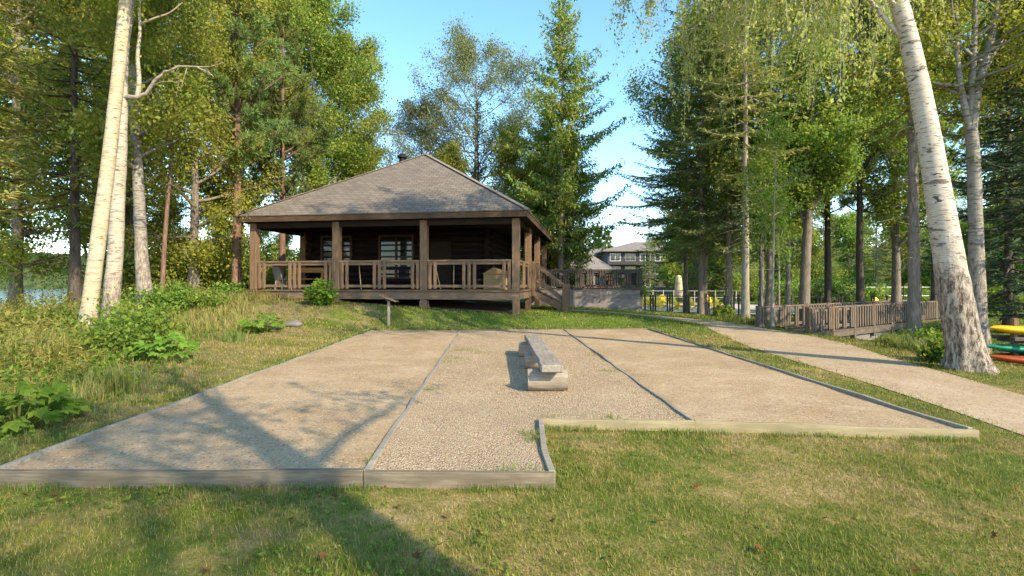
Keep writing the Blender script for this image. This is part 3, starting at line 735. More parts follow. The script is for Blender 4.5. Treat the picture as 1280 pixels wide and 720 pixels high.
def all_trees():
    big_birch(); left_birches(); right_back_birch(); fork_tree()
    # --- left of the pavilion
    a = spruce(21, 'spruce_tree', 'dark spruce with layered drooping boughs, its thin trunk against the lake', 15.5, .17, .19, 2.9, 'bark_dark', 'rust_leaf', step=.55, sag=.35, irregular=.35)
    place(a, px2x(94, 17.), 17.)
    again(a, 'spruce at the far left edge, cut off by the picture side', px2x(-28, 14.2), 14.2, 2.1, 1.0, group='spruces on the lake bank')
    again(a, 'slender spruce between the layered lakeside spruce and the pale birch trunks', px2x(165, 21), 21., 4.0, .95)
    b = decid(22, 'birch_tree', 'tall bushy birch with golden green leaves hanging to the ground left of the pavilion', 17, .17, .08, 2.9, 46, 62000, (.085, .055), 'bark_grey', 'birch_leaf', .22, 5, (5, 50), .12, hang=.22)
    place(b, px2x(243, 20.5), 20.5, .4, 1., sz=1.05)
    again(b, 'leafy birch reaching out of the top of the picture, above the lakeside spruce', px2x(20, 19), 19., 2.2, 1.1)
    again(b, 'bushy birch filling the gap behind the old grey birch trunk', px2x(178, 24), 24., 4.2, 1.02)
    c = pine(23, 'pine_tree', 'blue green pine with a pinkish bare lower trunk by the pavilion\'s left corner', 15., .20, .34, 3.0, 'bark_red', 'pine_leaf', 15, tuft=.24, nn=16, width=.03, open_=1.3)
    place(c, px2x(296, 21.5), 21.5, .3)
    again(c, 'pine with grey green tufts standing over the pavilion\'s left eaves', px2x(352, 25.5), 25.5, 2.2, .92)
    d_ = decid(24, 'aspen_tree', 'broad aspen with a rounded sunlit crown above the pavilion roof\'s left slope', 18, .2, .18, 4.5, 42, 76000, (.115, .09), 'bark_grey', 'aspen_leaf', .34, 6, (15, 55))
    place(d_, px2x(392, 31), 31., .0, 1.0, sz=.98)
    again(d_, 'full rounded aspen beside the broad one, nearest the open sky left of the roof peak', px2x(432, 34), 34., 2.7, .92)
    again(d_, 'tall aspen rising between the bushy birch and the pine at the left', px2x(300, 29), 29., 1.3, 1.1)
    again(d_, 'aspen in the top left corner with sky showing through its crown', px2x(-40, 22), 22., 3.3, 1.05)
    again(d_, 'aspen at the back of the left grove, above the straight white birch', px2x(122, 26), 26., 5.0, 1.08)
    again(d_, 'small aspen at the right end of the left grove, low over the roof edge', px2x(448, 37), 37., .7, .62)
    # --- behind the pavilion
    e = decid(25, 'birch_tree', 'sparse thinly leaved birch in the middle behind the pavilion roof', 18.6, .2, .2, 6.6, 44, 62000, (.11, .075), 'bark_grey', 'pale_leaf', .30, 8, (5, 40), .03)
    place(e, px2x(592, 38), 38., .5)
    again(e, 'shorter sparse birch left of the roof peak, leaning out over the roof', px2x(528, 40), 40., 2.2, .78)
    f = spruce(26, 'cedar_tree', 'narrow dark cedar spire in front of the sparse birch, just right of the roof peak', 14.0, .14, .05, 1.0, 'bark_dark', 'cedar_leaf', dens=1.1, step=.32, sag=.1, tipup=.5, fluffy=.6, el=.24, ew=.07, power=.7, dead=False)
    place(f, px2x(597, 36), 36.)
    h = decid(27, 'young_birch', 'low bushy olive birch showing above the roof\'s right slope', 11.2, .1, .06, 2.6, 34, 34000, (.105, .07), 'birch_pale', 'birch_leaf', .22, 5, (20, 60), hang=.12)
    place(h, px2x(640, 34), 34.)
    again(h, 'olive birch sapling close behind the roof peak, left of the larch', px2x(562, 35), 35., 2., .92)
    again(h, 'olive birch sapling tucked between the roof edge and the larch', px2x(668, 33), 33., 4., .84)
    l = spruce(28, 'larch_tree', 'tall ragged light green larch standing free at the right end of the pavilion', 17.6, .20, .18, 3.6, 'bark_grey', 'larch_leaf', step=.36, sag=.3, tipup=.4, irregular=.5, fluffy=1.5, el=.24, ew=.06, dens=2.4, power=.75)
    place(l, px2x(701, 30), 30., 1.0, 1., sz=1.04)
    again(l, 'thinner larch trunk close behind the free-standing tall larch', px2x(686, 33), 33., 3., .72)
    s = spruce(29, 'young_spruce', 'small bright green spruce in front of the beige house', 5.2, .07, .04, 1.5, 'bark_dark', 'spruce_leaf', step=.3, irregular=.15, dead=False)
    place(s, px2x(722, 41), 41.)
    again(s, 'smallest young spruce, half hidden left of the bright green one', px2x(707, 44), 44., 1., .9)
    p2 = pine(30, 'pine_tree', 'left one of the two far pines rising over the brown house', 15.5, .2, .25, 3.0, 'bark_red', 'pine_leaf', 12, tuft=.5, nn=12, width=.08)
    place(p2, px2x(748, 122), 122.); again(p2, 'right one of the two far pines rising over the brown house', px2x(760, 124), 124., 2., .95)
    # --- right hand grove
    k = spruce(31, 'spruce_tree', 'dense tall spruce at the left end of the right grove, over the pool fence', 19, .155, .19, 3.9, 'bark_grey', 'spruce_leaf', step=.46, sag=.5, irregular=.4)
    place(k, px2x(876, 26), 26.)
    again(k, 'spruce behind the dense one with a double trunk beside the pool fence', px2x(911, 24.6), 24.6, 2.0, 1.02)
    again(k, 'spruce leaning its boughs over the open lawn, furthest left in the right grove', px2x(857, 32), 32., 1.0, .98)
    again(k, 'spruce set back in the right grove, behind the pale bare fir trunk', px2x(952, 31), 31., 4.4, 1.0)
    m = spruce(32, 'fir_tree', 'fir with a pale bare lower trunk where the lawn meets the path', 17, .155, .36, 2.5, 'bark_pale', 'rust_leaf', step=.5, sag=.55, irregular=.4)
    place(m, px2x(932, 20.6), 20.6)
    m2 = spruce(37, 'fir_tree', 'fir with straight grey trunk at the near side of the footbridge, beside the huge birch', 15, .155, .40, 2.2, 'bark_grey', 'spruce_leaf', step=.5, sag=.55, irregular=.4)
    place(m2, px2x(1143, 13.6), 13.6)
    again(m, 'thin fir half way between the forked maple and the pale bare fir trunk', px2x(985, 25), 25., 1.5, .8)
    n_ = pine(33, 'pine_tree', 'pine with a straight reddish trunk behind the middle of the footbridge', 16, .17, .30, 2.6, 'bark_dark', 'pine_leaf', 14, tuft=.22, nn=12, width=.026, open_=.8)
    place(n_, px2x(1075, 23.5), 23.5)
    again(n_, 'pine behind the right end of the footbridge, close to the straight grey fir trunk', px2x(1168, 27), 27., 2., 1.0)
    q = decid(34, 'sapling', 'thin pale sapling nearest the footbridge entrance', 7.5, .05, .45, 1.1, 12, 2200, (.11, .06), 'bark_pale', 'bush_leaf', .22, 4, (10, 50))
    place(q, px2x(965, 17.9), 17.9); again(q, 'thin pale sapling second from the footbridge entrance', px2x(953, 19.4), 19.4, 2., .9); 
    again(q, 'crooked thin sapling third from the footbridge, beside the bare fir trunk', px2x(974, 19.), 19., 4., .72)
    again(n_, 'pine at the back of the right grove, above the forked maple', px2x(1035, 26), 26., 1.0, 1.05)
    again(d_, 'aspen whose crown fills the gap behind the straight grey fir trunk', px2x(1120, 24), 24., 3.4, .98)
    again(d_, 'leafy aspen among the spruces at the left end of the right grove', px2x(880, 30), 30., 1.4, .95)
    for i, (px, dd, sc, lb) in enumerate([(215, 28, .62, 'low leafy tree behind the young reddish birch'), (272, 30, .66, 'low leafy tree behind the pine trunk at the pavilion corner'), (322, 33, .6, 'low leafy tree seen left of the first porch post'), (160, 29, .6, 'low leafy tree deep behind the pale birch trunks'), (356, 38, .62, 'low leafy tree seen through the open left end of the porch')]):
        again(h, lb, px2x(px, dd), dd, i * 1.7, sc)
    again(h, 'olive birch sapling leaning against the trunk of the tall larch', px2x(708, 32), 32., 1., .95)
    again(h, 'olive birch sapling low between the larch and the pavilion roof', px2x(684, 35), 35., 3., .8)
    again(d_, 'aspen over the left part of the right grove, lit on its upper leaves', px2x(962, 24), 24., 2.5, 1.0)
    again(d_, 'aspen at the right edge behind the kayak rack', px2x(1300, 26), 26., .4, 1.0)
    r = spruce(35, 'spruce_tree', 'black green spruce with sweeping boughs over the kayak rack at the right edge', 11.5, .15, .10, 2.4, 'bark_dark', 'dark_leaf', step=.36, sag=.55, tipup=.4, irregular=.25)
    place(r, px2x(1304, 12.8), 12.8)
    again(r, 'second dark spruce behind the sweeping one at the right edge', px2x(1262, 19), 19., 2., 1.15)
    # --- round the pool and beyond
    t = decid(36, 'maple_tree', 'round olive maple behind the closed parasol at the pool', 9.5, .2, .08, 3.8, 34, 30000, (.19, .15), 'bark_grey', 'maple_leaf', .36, 5, (0, 55))
    place(t, px2x(868, 57), 57.)
    again(t, 'olive maple in front of the slate apartment house', px2x(853, 62), 62., 1.9, .95)
    again(t, 'low round maple at the pool\'s right end, behind the fir trunk', px2x(915, 54), 54., 3.1, .8)
    again(t, 'round maple behind the flowering hydrangeas', px2x(1000, 60), 60., 4.1, .9)
    for i, (px, dd, sc, lb) in enumerate([(1060, 72, 1.15, 'distant maple seen over the right part of the footbridge'), (1130, 78, 1.2, 'distant maple over the white rails'), (1185, 66, 1.0, 'distant maple to the right of the white rails'),
                                          (960, 80, 1.3, 'distant maple deep behind the thin saplings'), (1250, 60, 1.1, 'distant maple beyond the dark spruce at the right edge'), (1330, 55, 1.1, 'distant maple outside the right grove')]):
        again(t, lb, px2x(px, dd), dd, i * 1.3, sc)
    for i, (px, dd, sc, lb) in enumerate([(1095, 58, .75, 'distant spruce left of the straight grey fir trunk'), (1030, 66, .8, 'distant spruce between the forked maple and the reddish pine'), (1210, 70, .85, 'distant spruce seen past the huge birch'), (812, 74, .6, 'distant spruce beside the slate apartment house')]):
        again(k, lb, px2x(px, dd), dd, i * 1.9, sc)
    # --- trees behind the photographer's shoulder, whose shade falls across the courts
    g = np.random.default_rng(41); bx, by = 4.75, -2.75; b0 = (bx, by, -.1)
    root = thing('birch_tree', 'tall birch behind the viewer whose shadow crosses the left court', 'tree', b0)
    P = smooth_path([(0, 0, 0), (.03, 0, 2), (.0, .05, 5), (.05, .1, 7.0), (.1, .15, 8.6), (.0, .2, 10.4)], 24)
    wd = NB(); wd.tube(P, np.interp(P[:, 2], [0, .4, 3, 6, 8.5, 10.4], [.36, .29, .26, .19, .10, .03]), 12)
    lims = []
    for (z0, az, L, e, r) in [(5.0, 110, 2.8, 35, .08), (5.7, 250, 3.0, 40, .08), (6.2, 40, 2.8, 38, .07), (6.8, 170, 2.8, 40, .06), (7.4, 300, 2.4, 45, .06), (8.0, 90, 2.0, 50, .05), (8.8, 220, 1.6, 50, .04)]:
        i = int(np.argmin(abs(P[:, 2] - z0))); dd = rot_dir(R(az), R(e)); p = [P[i]]
        for j in range(8):
            dd = unit(dd + g.normal(0, .14, 3) + (0, 0, .03)); p.append(p[-1] + dd * L / 8)
        p = np.array(p); wd.tube(p, np.linspace(r, .02, 9), 6); lims.append(p)
    pts = np.concatenate([branchy(g, p, wd, 5, .05, .35, 1.3, 4) for p in lims])
    wd.build('trunk', M['birch_pale'], root)
    np_mesh('crown', *leaves_at(g, pts, 1300, (.10, .07), (.22, .22, .2)), M['aspen_leaf'], root)
    o = decid(42, 'aspen_tree', 'thin crowned aspen behind the viewer that dapples the front lawn', 12.5, .14, .5, 2.3, 18, 2300, (.10, .075), 'bark_pale', 'aspen_leaf', .3, 4, (15, 50))
    place(o, 8.1, -7.7)
# ------------------------------------------------------------------ ground, paths, water
def axis_pts(fine_lo, fine_hi, st, far, lo=None):
    a = list(np.arange(fine_lo, fine_hi, st)); v = fine_hi; s = st
    while v < far: a.append(v); s *= 1.35; v += s
    a.append(far); v = fine_lo; s = st; b = []
    lo = -far if lo is None else lo
    while v > lo: s *= 1.35; v -= s; b.append(max(v, lo))
    return np.array(sorted(set(b + a)))

def grid_sheet(name, xs, ys, zf, mat, keep=None, kind='structure'):
    X, Y = np.meshgrid(xs, ys); Z = zf(X, Y)
    V = np.stack([X, Y, Z], -1).reshape(-1, 3); nx = len(xs)
    i = np.arange(len(ys) - 1)[:, None] * nx + np.arange(nx - 1)[None, :]
    Fq = np.stack([i, i + 1, i + nx + 1, i + nx], -1).reshape(-1, 4)
    if keep is not None: Fq = Fq[keep(V[Fq].mean(1))]
    return tag(np_mesh(name, V, Fq, mat, None, True), kind=kind)

def poly_sheet(name, poly, zf, mat, st=.25, noise=0., seed=0):
    """a polygon cut into a fine sheet that follows zf"""
    bm = bmesh.new(); bm.faces.new([bm.verts.new((x, y, 0)) for x, y in poly])
    xs = [p[0] for p in poly]; ys = [p[1] for p in poly]
    for ax, lo, hi in ((0, min(xs), max(xs)), (1, min(ys), max(ys))):
        for c in np.arange(lo + st, hi, st):
            co = [0, 0, 0]; co[ax] = c; no = [0, 0, 0]; no[ax] = 1
            bmesh.ops.bisect_plane(bm, geom=bm.verts[:] + bm.edges[:] + bm.faces[:], plane_co=co, plane_no=no)
    bmesh.ops.recalc_face_normals(bm, faces=bm.faces)
    for v in bm.verts: v.co.z = zf(v.co.x, v.co.y)
    for f in bm.faces:
        if f.normal.z < 0: f.normal_flip()
    me = bpy.data.meshes.new(name); bm.to_mesh(me); bm.free(); me.shade_smooth()
    return tag(link(name, me, mat), kind='structure')

def setting():
    xs = axis_pts(-26, 26, .35, 1900); ys = axis_pts(-4, 34, .35, 1900, -60)
    global GX, GY, GZ
    GX, GY = xs, ys; GZ = ground_z(*np.meshgrid(xs, ys))
    grid_sheet('ground', xs, ys, ground_z, M['lawn'])
    w = MB(); w.add([(-1600, 12, -2.2), (1600, 12, -2.2), (1600, 1400, -2.2), (-1600, 1400, -2.2)], [(0, 1, 2, 3)])
    tag(w.build('water', M['lake']), kind='structure')
    # forested hills across the lake
    g = np.random.default_rng(3); n = 900; th = np.linspace(R(-80), R(80), n)
    def prof(th, k):
        h = 0
        for f, a in ((2.1, .5), (5.3, .3), (11, .15), (23, .07)): h = h + a * np.sin(th * f + k * 1.7 + f)
        return h
    V = []; rows = 16
    for r in range(rows):
        u = r / (rows - 1); rad = 470 + 330 * u
        hh = (17 + 40 * (1 + .5 * prof(th, 1))) * np.sin(u * pi / 2) ** .7 * (.55 + .45 * sm(-.2, .6, th)) - 3
        hh = hh + g.uniform(-1, 4.5, n) * (u > 0)
        V.append(np.stack([np.sin(th) * rad, np.cos(th) * rad, hh], -1))
    V = np.concatenate(V); i = np.arange(rows - 1)[:, None] * n + np.arange(n - 1)[None, :]
    s = NT('far_forest'); v = s.coord()
    nz = s.noise(v, .12, 5, .7)
    mat = s.pbr(s.ramp(nz, [(.3, (.035, .06, .03)), (.5, (.07, .10, .04)), (.7, (.13, .145, .055))]), 1., s.bump(nz, 1., 3.), spec=0.)
    tag(np_mesh('hills', V, np.stack([i, i + 1, i + n + 1, i + n], -1).reshape(-1, 4), mat), kind='structure')
    # path with soft edges
    poly_sheet('path', PATHP, lambda x, y: float(mesh_z(x, y)) + .009, M['path'], .35)
    def court(name, poly, mat, amp):
        g2 = np.random.default_rng(len(name))
        poly_sheet(name, poly, lambda x, y: CZ - .022 + amp * (sin(x * 3.1 + y) * cos(y * 2.3) + .5 * sin(x * 7 + 1) * sin(y * 6)), mat, .2)
    court('court_surface', cA, M['sand'], .004); court('gravel_strip', cB, M['gravel'], .007); court('court_surface', cC, M['sand'], .004)
    # pool terrace
    poly_sheet('pavement', [(7.3, 30.6), (26, 30.6), (30, 49), (7.3, 51)], lambda x, y: gz(x, y) + .02, M['pave'], 1.)
    p = [(x, y) for x, y in ((13.2, 26.4), (18.4, 27.6), (18.2, 30.2), (13.0, 29.6))]
    poly_sheet('water', p, lambda x, y: .085, M['pool'], 1.)
    # bare earth beneath the pavilion
    c9, s9 = cos(R(9)), sin(R(9))
    pl = [(.25 + a * c9 + b * s9, 18.5 - a * s9 + b * c9) for a, b in ((-10.4, .15), (-8, -.25), (-5, -.1), (-3.5, -.35), (-1.5, -.15), (-.1, .1), (-.1, 6), (-10.5, 6))]
    poly_sheet('bare_earth', pl, lambda x, y: gz(x, y) + .014, M['soil'], .4)

def boards():
    def plank(p, q, w, z0, z1, name, label, mat, z1b=None):
        p = np.array(p); q = np.array(q); L = np.linalg.norm(q - p); a = math.atan2(q[1] - p[1], q[0] - p[0])
        b = MB(); n = max(2, int(L / .5)); g = np.random.default_rng(int(abs(p[0] * 100 + q[1] * 31)))
        xs = np.linspace(0, L, n + 1); dz = g.normal(0, .006, n + 1); dy = g.normal(0, .009, n + 1); V = []
        for x, e, f in zip(xs, dz, dy): V += [(x, -w / 2 + f, z0), (x, w / 2 + f, z0), (x, w / 2 + f, z1 + e), (x, -w / 2 + f, z1 + e)]
        Fc = [(0, 1, 2, 3), (4 * n, 4 * n + 3, 4 * n + 2, 4 * n + 1)]
        for i in range(n):
            for k in range(4): Fc.append((4 * i + k, 4 * i + 4 + k, 4 * i + 4 + (k + 1) % 4, 4 * i + (k + 1) % 4))
        b.add(V, Fc); o = b.build(name, mat, None, bevel=.004); o.location = (*p, 0); o.rotation_euler = (0, 0, a)
        return tag(o, label, 'edging board', 'timber edging of the courts')
    def sh(p, q, e0, e1):   # shorten
        p = np.array(p); q = np.array(q); d = (q - p) / np.linalg.norm(q - p); return p + d * e0, q - d * e1
    t = CZ + .012; w = .055
    plank(*sh(cA[0], cA[1], 0, .004), w, -.03, t, 'edging_board', 'long grey weathered board along the front of the left court', M['board_x'])
    plank(*sh(cB[0], cB[1], .004, -.03), w, -.03, t, 'edging_board', 'front board of the gravel strip, nearest the viewer at the lower middle', M['board_x'])
    plank(*sh(cB[1], cB[2], .03, .03), w, -.03, t + .003, 'edging_board', 'short board running back from the front corner of the gravel strip', M['board_y'])
    plank(*sh(cB[2], cB[3], -.03, .003), w, -.02, t - .002, 'edging_board', 'pale yellowish board closing the gravel strip beside the lawn', M['board_new'])
    plank(*sh(cC[0], cC[1], .003, -.03), w, -.02, t - .002, 'edging_board', 'pale yellowish board along the front of the right court', M['board_new'])
    plank(*sh(cA[1], cA[2], .04, .02), w, 0, t - .004, 'edging_board', 'divider board between the left court and the gravel strip', M['board_y'])
    plank(*sh(cB[3], cB[4], .04, .02), w * .8, 0, t - .008, 'edging_board', 'dark thin divider board between the gravel strip and the right court', M['board_y'])
    plank(*sh(cA[3], cA[0], .02, .04), w, -.02, t + .004, 'edging_board', 'left side board of the courts along the wild bank', M['board_y'])
    plank(*sh(cC[1], cC[2], .04, .02), w, -.02, t, 'edging_board', 'dark right side board of the courts along the path', M['board_y'])
    plank(*sh(cA[3], cA[2], 0, .003), w, 0, t, 'edging_board', 'back board of the left court', M['board_x'])
    plank(*sh(cA[2], cB[4], .003, .003), w, 0, t + .002, 'edging_board', 'back board of the gravel strip', M['board_x'])
    plank(*sh(cB[4], cC[2], .003, 0), w, 0, t, 'edging_board', 'back board of the right court', M['board_x'])

# ------------------------------------------------------------------ log bench, lectern
def furniture():
    t = thing('log_bench', 'grey timber bench of one thick plank on three short logs, standing in the gravel', 'bench', (.55, 6.95, CZ - .03), R(1.75))
    g = np.random.default_rng(2); w = .30; b = MB(); n = 14; L = 4.12; V = []
    for i in range(n + 1):
        e, f = g.normal(0, .0035), g.normal(0, .004); V += [(-w / 2 + f, L * i / n, .315), (w / 2 + f, L * i / n, .315), (w / 2 + f, L * i / n, .415 + e), (-w / 2 + f, L * i / n, .415 + e)]
    Fc = [(0, 1, 2, 3), (4 * n, 4 * n + 3, 4 * n + 2, 4 * n + 1)] + [(4 * i + k, 4 * i + 4 + k, 4 * i + 4 + (k + 1) % 4, 4 * i + (k + 1) % 4) for i in range(n) for k in range(4)]
    b.add(V, Fc); b.build('seat', M['bench'], t, bevel=.012)
    for yy, x0, x1 in ((.34, -.32, .24), (2.2, -.26, .22), (3.72, -.29, .22)):
        b = MB(); k = 20; r = .16; xs = np.linspace(x0, x1, 7)
        rad = np.array([r * .97] + [r] * 5 + [r * .97])[:, None] * (1 + g.normal(0, .015, (7, k)))
        V_, F_ = tube_np(np.c_[xs, np.full(7, yy), np.full(7, .157)], rad, k)
        V_[:, 2] = np.minimum(V_[:, 2], .314)
        b.add(V_, [tuple(f) for f in F_] + [tuple(range(k))[::-1], tuple(6 * k + i for i in range(k))])
        b.build('log', M['log'], t, bevel=0)
    d = 17.2; p = G(486, d)
    t = thing('information_stand', 'low wooden post with a small slanted board, on the grass behind the left court', 'sign', p)
    b = MB(); b.box(-.04, .04, -.04, .04, -.1, .86); b.build('post', M['board_y'], t, bevel=.006)
    b = MB(); b.bar((-.27, 0, 1.02), (.29, 0, .80), .46, .03); b.build('board', M['cab_x'], t, bevel=.004)
    b = MB(); b.bar((-.10, -.03, .86), (.10, -.03, .83), .04, .05); b.build('bracket', M['dark_x'], t)
    d = 14.2; x, y = px2x(366, 15.3), 15.3
    g = np.random.default_rng(9); bm = bmesh.new(); bmesh.ops.create_icosphere(bm, subdivisions=3, radius=.3)
    for v in bm.verts:
        q = v.co; v.co = q * (1 + .12 * sin(q.x * 13 + q.y * 7) + .08 * sin(q.z * 17 + 1)); v.co.z *= .5
    me = bpy.data.meshes.new('boulder'); bm.to_mesh(me); bm.free(); me.shade_smooth()
    o = link('boulder', me, M['stone']); o.location = (x, y, gz(x, y) + .03); tag(o, 'flat grey stone lying in the grass before the pavilion\'s left bay', 'stone')

# ------------------------------------------------------------------ pavilion
FL = 1.36; EV = 4.0
def rail_panel(parent, p, q, zf, h, mats, pattern, name='railing', bw=.12, top=(.15, .07), bot=True, thick=.045):
    """railing from p to q (plan points): rails are one mesh, boards its sub-parts"""
    p = np.array(p, float); q = np.array(q, float); L = np.linalg.norm(q - p); a = math.atan2(q[1] - p[1], q[0] - p[0])
    b = MB(); b.box(0, L, -top[0] / 2, top[0] / 2, h - top[1], h); b.box(0, L, -.03, .03, h - top[1] - .11, h - top[1] - .003)
    if bot: b.box(0, L, -.03, .03, .10, .20)
    o = b.build(name, mats[0], parent, bevel=.005); o.location = (*p, zf); o.rotation_euler = (0, 0, a)
    me = None
    for x in pattern(L):
        if me is None:
            m = MB(); m.box(-bw / 2, bw / 2, -.033 - thick, -.033, .05, h - top[1] - .004); c = m.build('baluster', mats[1], o, bevel=.004); me = c
        else:
            c = me.copy(); COL.objects.link(c); c.parent = o
        c.location = (x, 0, 0)
    return o
def pat_triple(L): return [.10, .30, L / 2 - .2, L / 2, L / 2 + .2, L - .30, L - .10]
def pat_even(sp):
    def f(L):
        n = max(2, int(round(L / sp))); return [L * (i + .5) / n for i in range(n)]
    return f

def pavilion():
    t = thing('pavilion', 'low brown timber pavilion with hipped shingle roof and open porch on stilts, behind the courts', 'pavilion', (.25, 18.5, 0), R(-9))
    X0, Y1 = -10.7, 11.0
    # deck
    b = MB(); n = 28
    for i in range(n): b.box(X0 - .06, .06, -.06 + i * (Y1 + .12) / n, -.06 + (i + .93) * (Y1 + .12) / n, FL - .045, FL)
    b.build('floor', M['cab_x'], t)
    for q, mt in (((X0, 0, 0, .06), 'cab_x'), ((X0, 0, Y1 - .06, Y1), 'cab_x'), ((X0, X0 + .06, .062, Y1 - .062), 'cab_y'), ((-.06, 0, .062, Y1 - .062), 'cab_y')):
        b = MB(); b.box(*q, FL - .345, FL - .049); b.build('rim_beam', M[mt], t, bevel=.006)
    xs = [-.12, -3.6, -7.1, X0 + .12]; ys = [.12, 3.6, 7.2, Y1 - .12]
    def world(a, bb): return (.25 + a * cos(R(9)) + bb * sin(R(9)), 18.5 - a * sin(R(9)) + bb * cos(R(9)))
    pts = [(x, ys[0]) for x in xs] + [(xs[0], y) for y in ys[1:]] + [(xs[3], y) for y in ys[1:]] + [(x, ys[3]) for x in xs[1:3]]
    for x, y in pts:
        b = MB(); b.box(x - .135, x + .135, y - .135, y + .135, FL + .002, EV - .02); b.build('post', M['cab_z'], t, bevel=.012)
        wz = gz(*world(x, y))
        b = MB(); b.box(x - .12, x + .12, y - .12, y + .12, wz - .2, FL - .35); b.build('stilt', M['cab_z'], t, bevel=.01)
        if x != xs[0]: b = MB(); b.box(x - .15, x + .15, y - .15, y + .15, wz - .3, wz + .26); b.build('footing', M['cab_z'], t, bevel=.015)
    wd = (M['cab_x'], M['cab_z'])
    for i in range(3): rail_panel(t, (xs[i + 1] + .137, ys[0]), (xs[i] - .137, ys[0]), FL, 1.13, wd, pat_triple)
    rail_panel(t, (xs[0], ys[0] + .137), (xs[0], ys[1] - .137), FL, 1.13, (M['cab_x'], M['cab_z']), pat_triple)
    rail_panel(t, (xs[0], ys[2] + .137), (xs[0], ys[3] - .137), FL, 1.13, (M['cab_x'], M['cab_z']), pat_triple)
    rail_panel(t, (xs[3], ys[1] - .137), (xs[3], ys[0] + .137), FL, 1.13, (M['cab_x'], M['cab_z']), pat_triple)
    # roof: four shingled slopes with their own thickness
    ex0, ex1, ey0, ey1 = X0 - .40, .36, -.36, Y1 + .36; ap = (-5.35, 5.5, 7.86); ez = EV + .235
    C4 = [(ex0, ey0), (ex1, ey0), (ex1, ey1), (ex0, ey1)]
    me = bpy.data.meshes.new('roof'); V = [(*c, ez) for c in C4] + [ap] + [(*c, ez - .03) for c in C4]
    Fc = [(0, 1, 4), (1, 2, 4), (2, 3, 4), (3, 0, 4), (1, 0, 5, 6), (2, 1, 6, 7), (3, 2, 7, 8), (0, 3, 8, 5), (5, 8, 7, 6)]
    me.from_pydata(V, [], Fc); uv = me.uv_layers.new(name='uv')
    for p in me.polygons:
        vs = [Vector(V[i]) for i in p.vertices]; e = (vs[1] - vs[0]).normalized(); nn = p.normal; up = nn.cross(e)
        for li in p.loop_indices:
            c = Vector(V[me.loops[li].vertex_index]) - vs[0]; uv.data[li].uv = (c.dot(e), c.dot(up))
    roof = link('roof', me, M['shingle'], t)
    b = MB()
    for i in range(4):
        p = Vector((*C4[i], ez + .012)); q = Vector(ap) + Vector((0, 0, .012)); b.bar(p, q, .24, .02)
    b.build('hip_cap', M['roof_far'], roof)
    b = MB(); b.tube([(-6.85, 6.3, 6.4), (-6.85, 6.3, 7.9), (-6.85, 6.3, 7.93), (-6.85, 6.3, 8.02), (-6.85, 6.3, 8.12)], [.15, .15, .25, .25, .14], 14); b.build('chimney_pipe', M['black'], roof)
    for q in ((ex0 + .03, ex1 - .03, ey0 + .03, ey0 + .075), (ex0 + .03, ex1 - .03, ey1 - .075, ey1 - .03), (ex0 + .03, ex0 + .075, ey0 + .078, ey1 - .078), (ex1 - .075, ex1 - .03, ey0 + .078, ey1 - .078)):
        b = MB(); b.box(*q, EV - .01, ez - .032); b.build('fascia', M['fascia'], t)
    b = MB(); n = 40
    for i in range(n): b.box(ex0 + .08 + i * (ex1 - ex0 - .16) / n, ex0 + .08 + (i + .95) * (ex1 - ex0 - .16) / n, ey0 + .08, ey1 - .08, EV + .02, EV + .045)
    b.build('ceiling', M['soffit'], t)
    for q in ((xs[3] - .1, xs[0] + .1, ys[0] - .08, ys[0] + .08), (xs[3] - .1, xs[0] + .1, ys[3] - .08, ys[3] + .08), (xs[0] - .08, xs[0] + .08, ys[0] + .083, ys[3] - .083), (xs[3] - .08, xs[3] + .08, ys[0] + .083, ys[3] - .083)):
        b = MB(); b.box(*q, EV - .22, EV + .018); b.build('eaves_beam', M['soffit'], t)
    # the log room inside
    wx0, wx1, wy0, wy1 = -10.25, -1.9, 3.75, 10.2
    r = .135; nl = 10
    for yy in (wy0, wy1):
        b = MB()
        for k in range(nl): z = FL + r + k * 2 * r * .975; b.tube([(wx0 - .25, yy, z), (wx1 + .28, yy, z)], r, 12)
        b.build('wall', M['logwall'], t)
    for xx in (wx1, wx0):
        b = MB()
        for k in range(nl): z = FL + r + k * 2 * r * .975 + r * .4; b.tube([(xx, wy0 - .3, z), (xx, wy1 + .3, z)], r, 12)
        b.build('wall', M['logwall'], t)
    def window(x0, x1, z0, z1, cols, rows):
        y = wy0 - r - .01; f = MB(); e = .08
        f.box(x0 - e, x1 + e, y - .05, y + .1, z1, z1 + e); f.box(x0 - e, x1 + e, y - .05, y + .1, z0 - e, z0)
        f.box(x0 - e, x0, y - .05, y + .1, z0, z1); f.box(x1, x1 + e, y - .05, y + .1, z0, z1)
        for i in range(1, cols): c = x0 + (x1 - x0) * i / cols; f.box(c - .04, c + .04, y - .04, y + .1, z0, z1)
        for i in range(1, rows): c = z0 + (z1 - z0) * i / rows; f.box(x0, x1, y - .03, y + .1, c - .018, c + .018)
        fr = f.build('window', M['fascia'], t)
        p = MB(); p.add([(x0, y + .02, z0), (x1, y + .02, z0), (x1, y + .02, z1), (x0, y + .02, z1)], [(0, 1, 2, 3)]); p.build('pane', M['glass'], fr)
    window(-9.65, -8.3, 2.55, 3.72, 2, 1); window(-6.85, -5.35, 1.9, 3.72, 2, 2)
    y = wy0 - r - .01
    d = MB(); d.box(-4.5, -3.55, y - .06, y + .1, FL + .01, FL + 2.1); dr = d.build('door', M['soffit'], t, bevel=.01)
    d = MB(); d.tube([(-3.65, y - .11, FL + 1.0), (-3.65, y - .11, FL + 1.18)], .015, 8); d.build('handle', M['metal'], dr)
    # stairs on the right side
    sy0, sy1 = 3.85, 5.55; nz = 4; gx = 1.46; wz = gz(*world(gx, 4.6))
    st = MB(); dz = (FL - wz) / 5
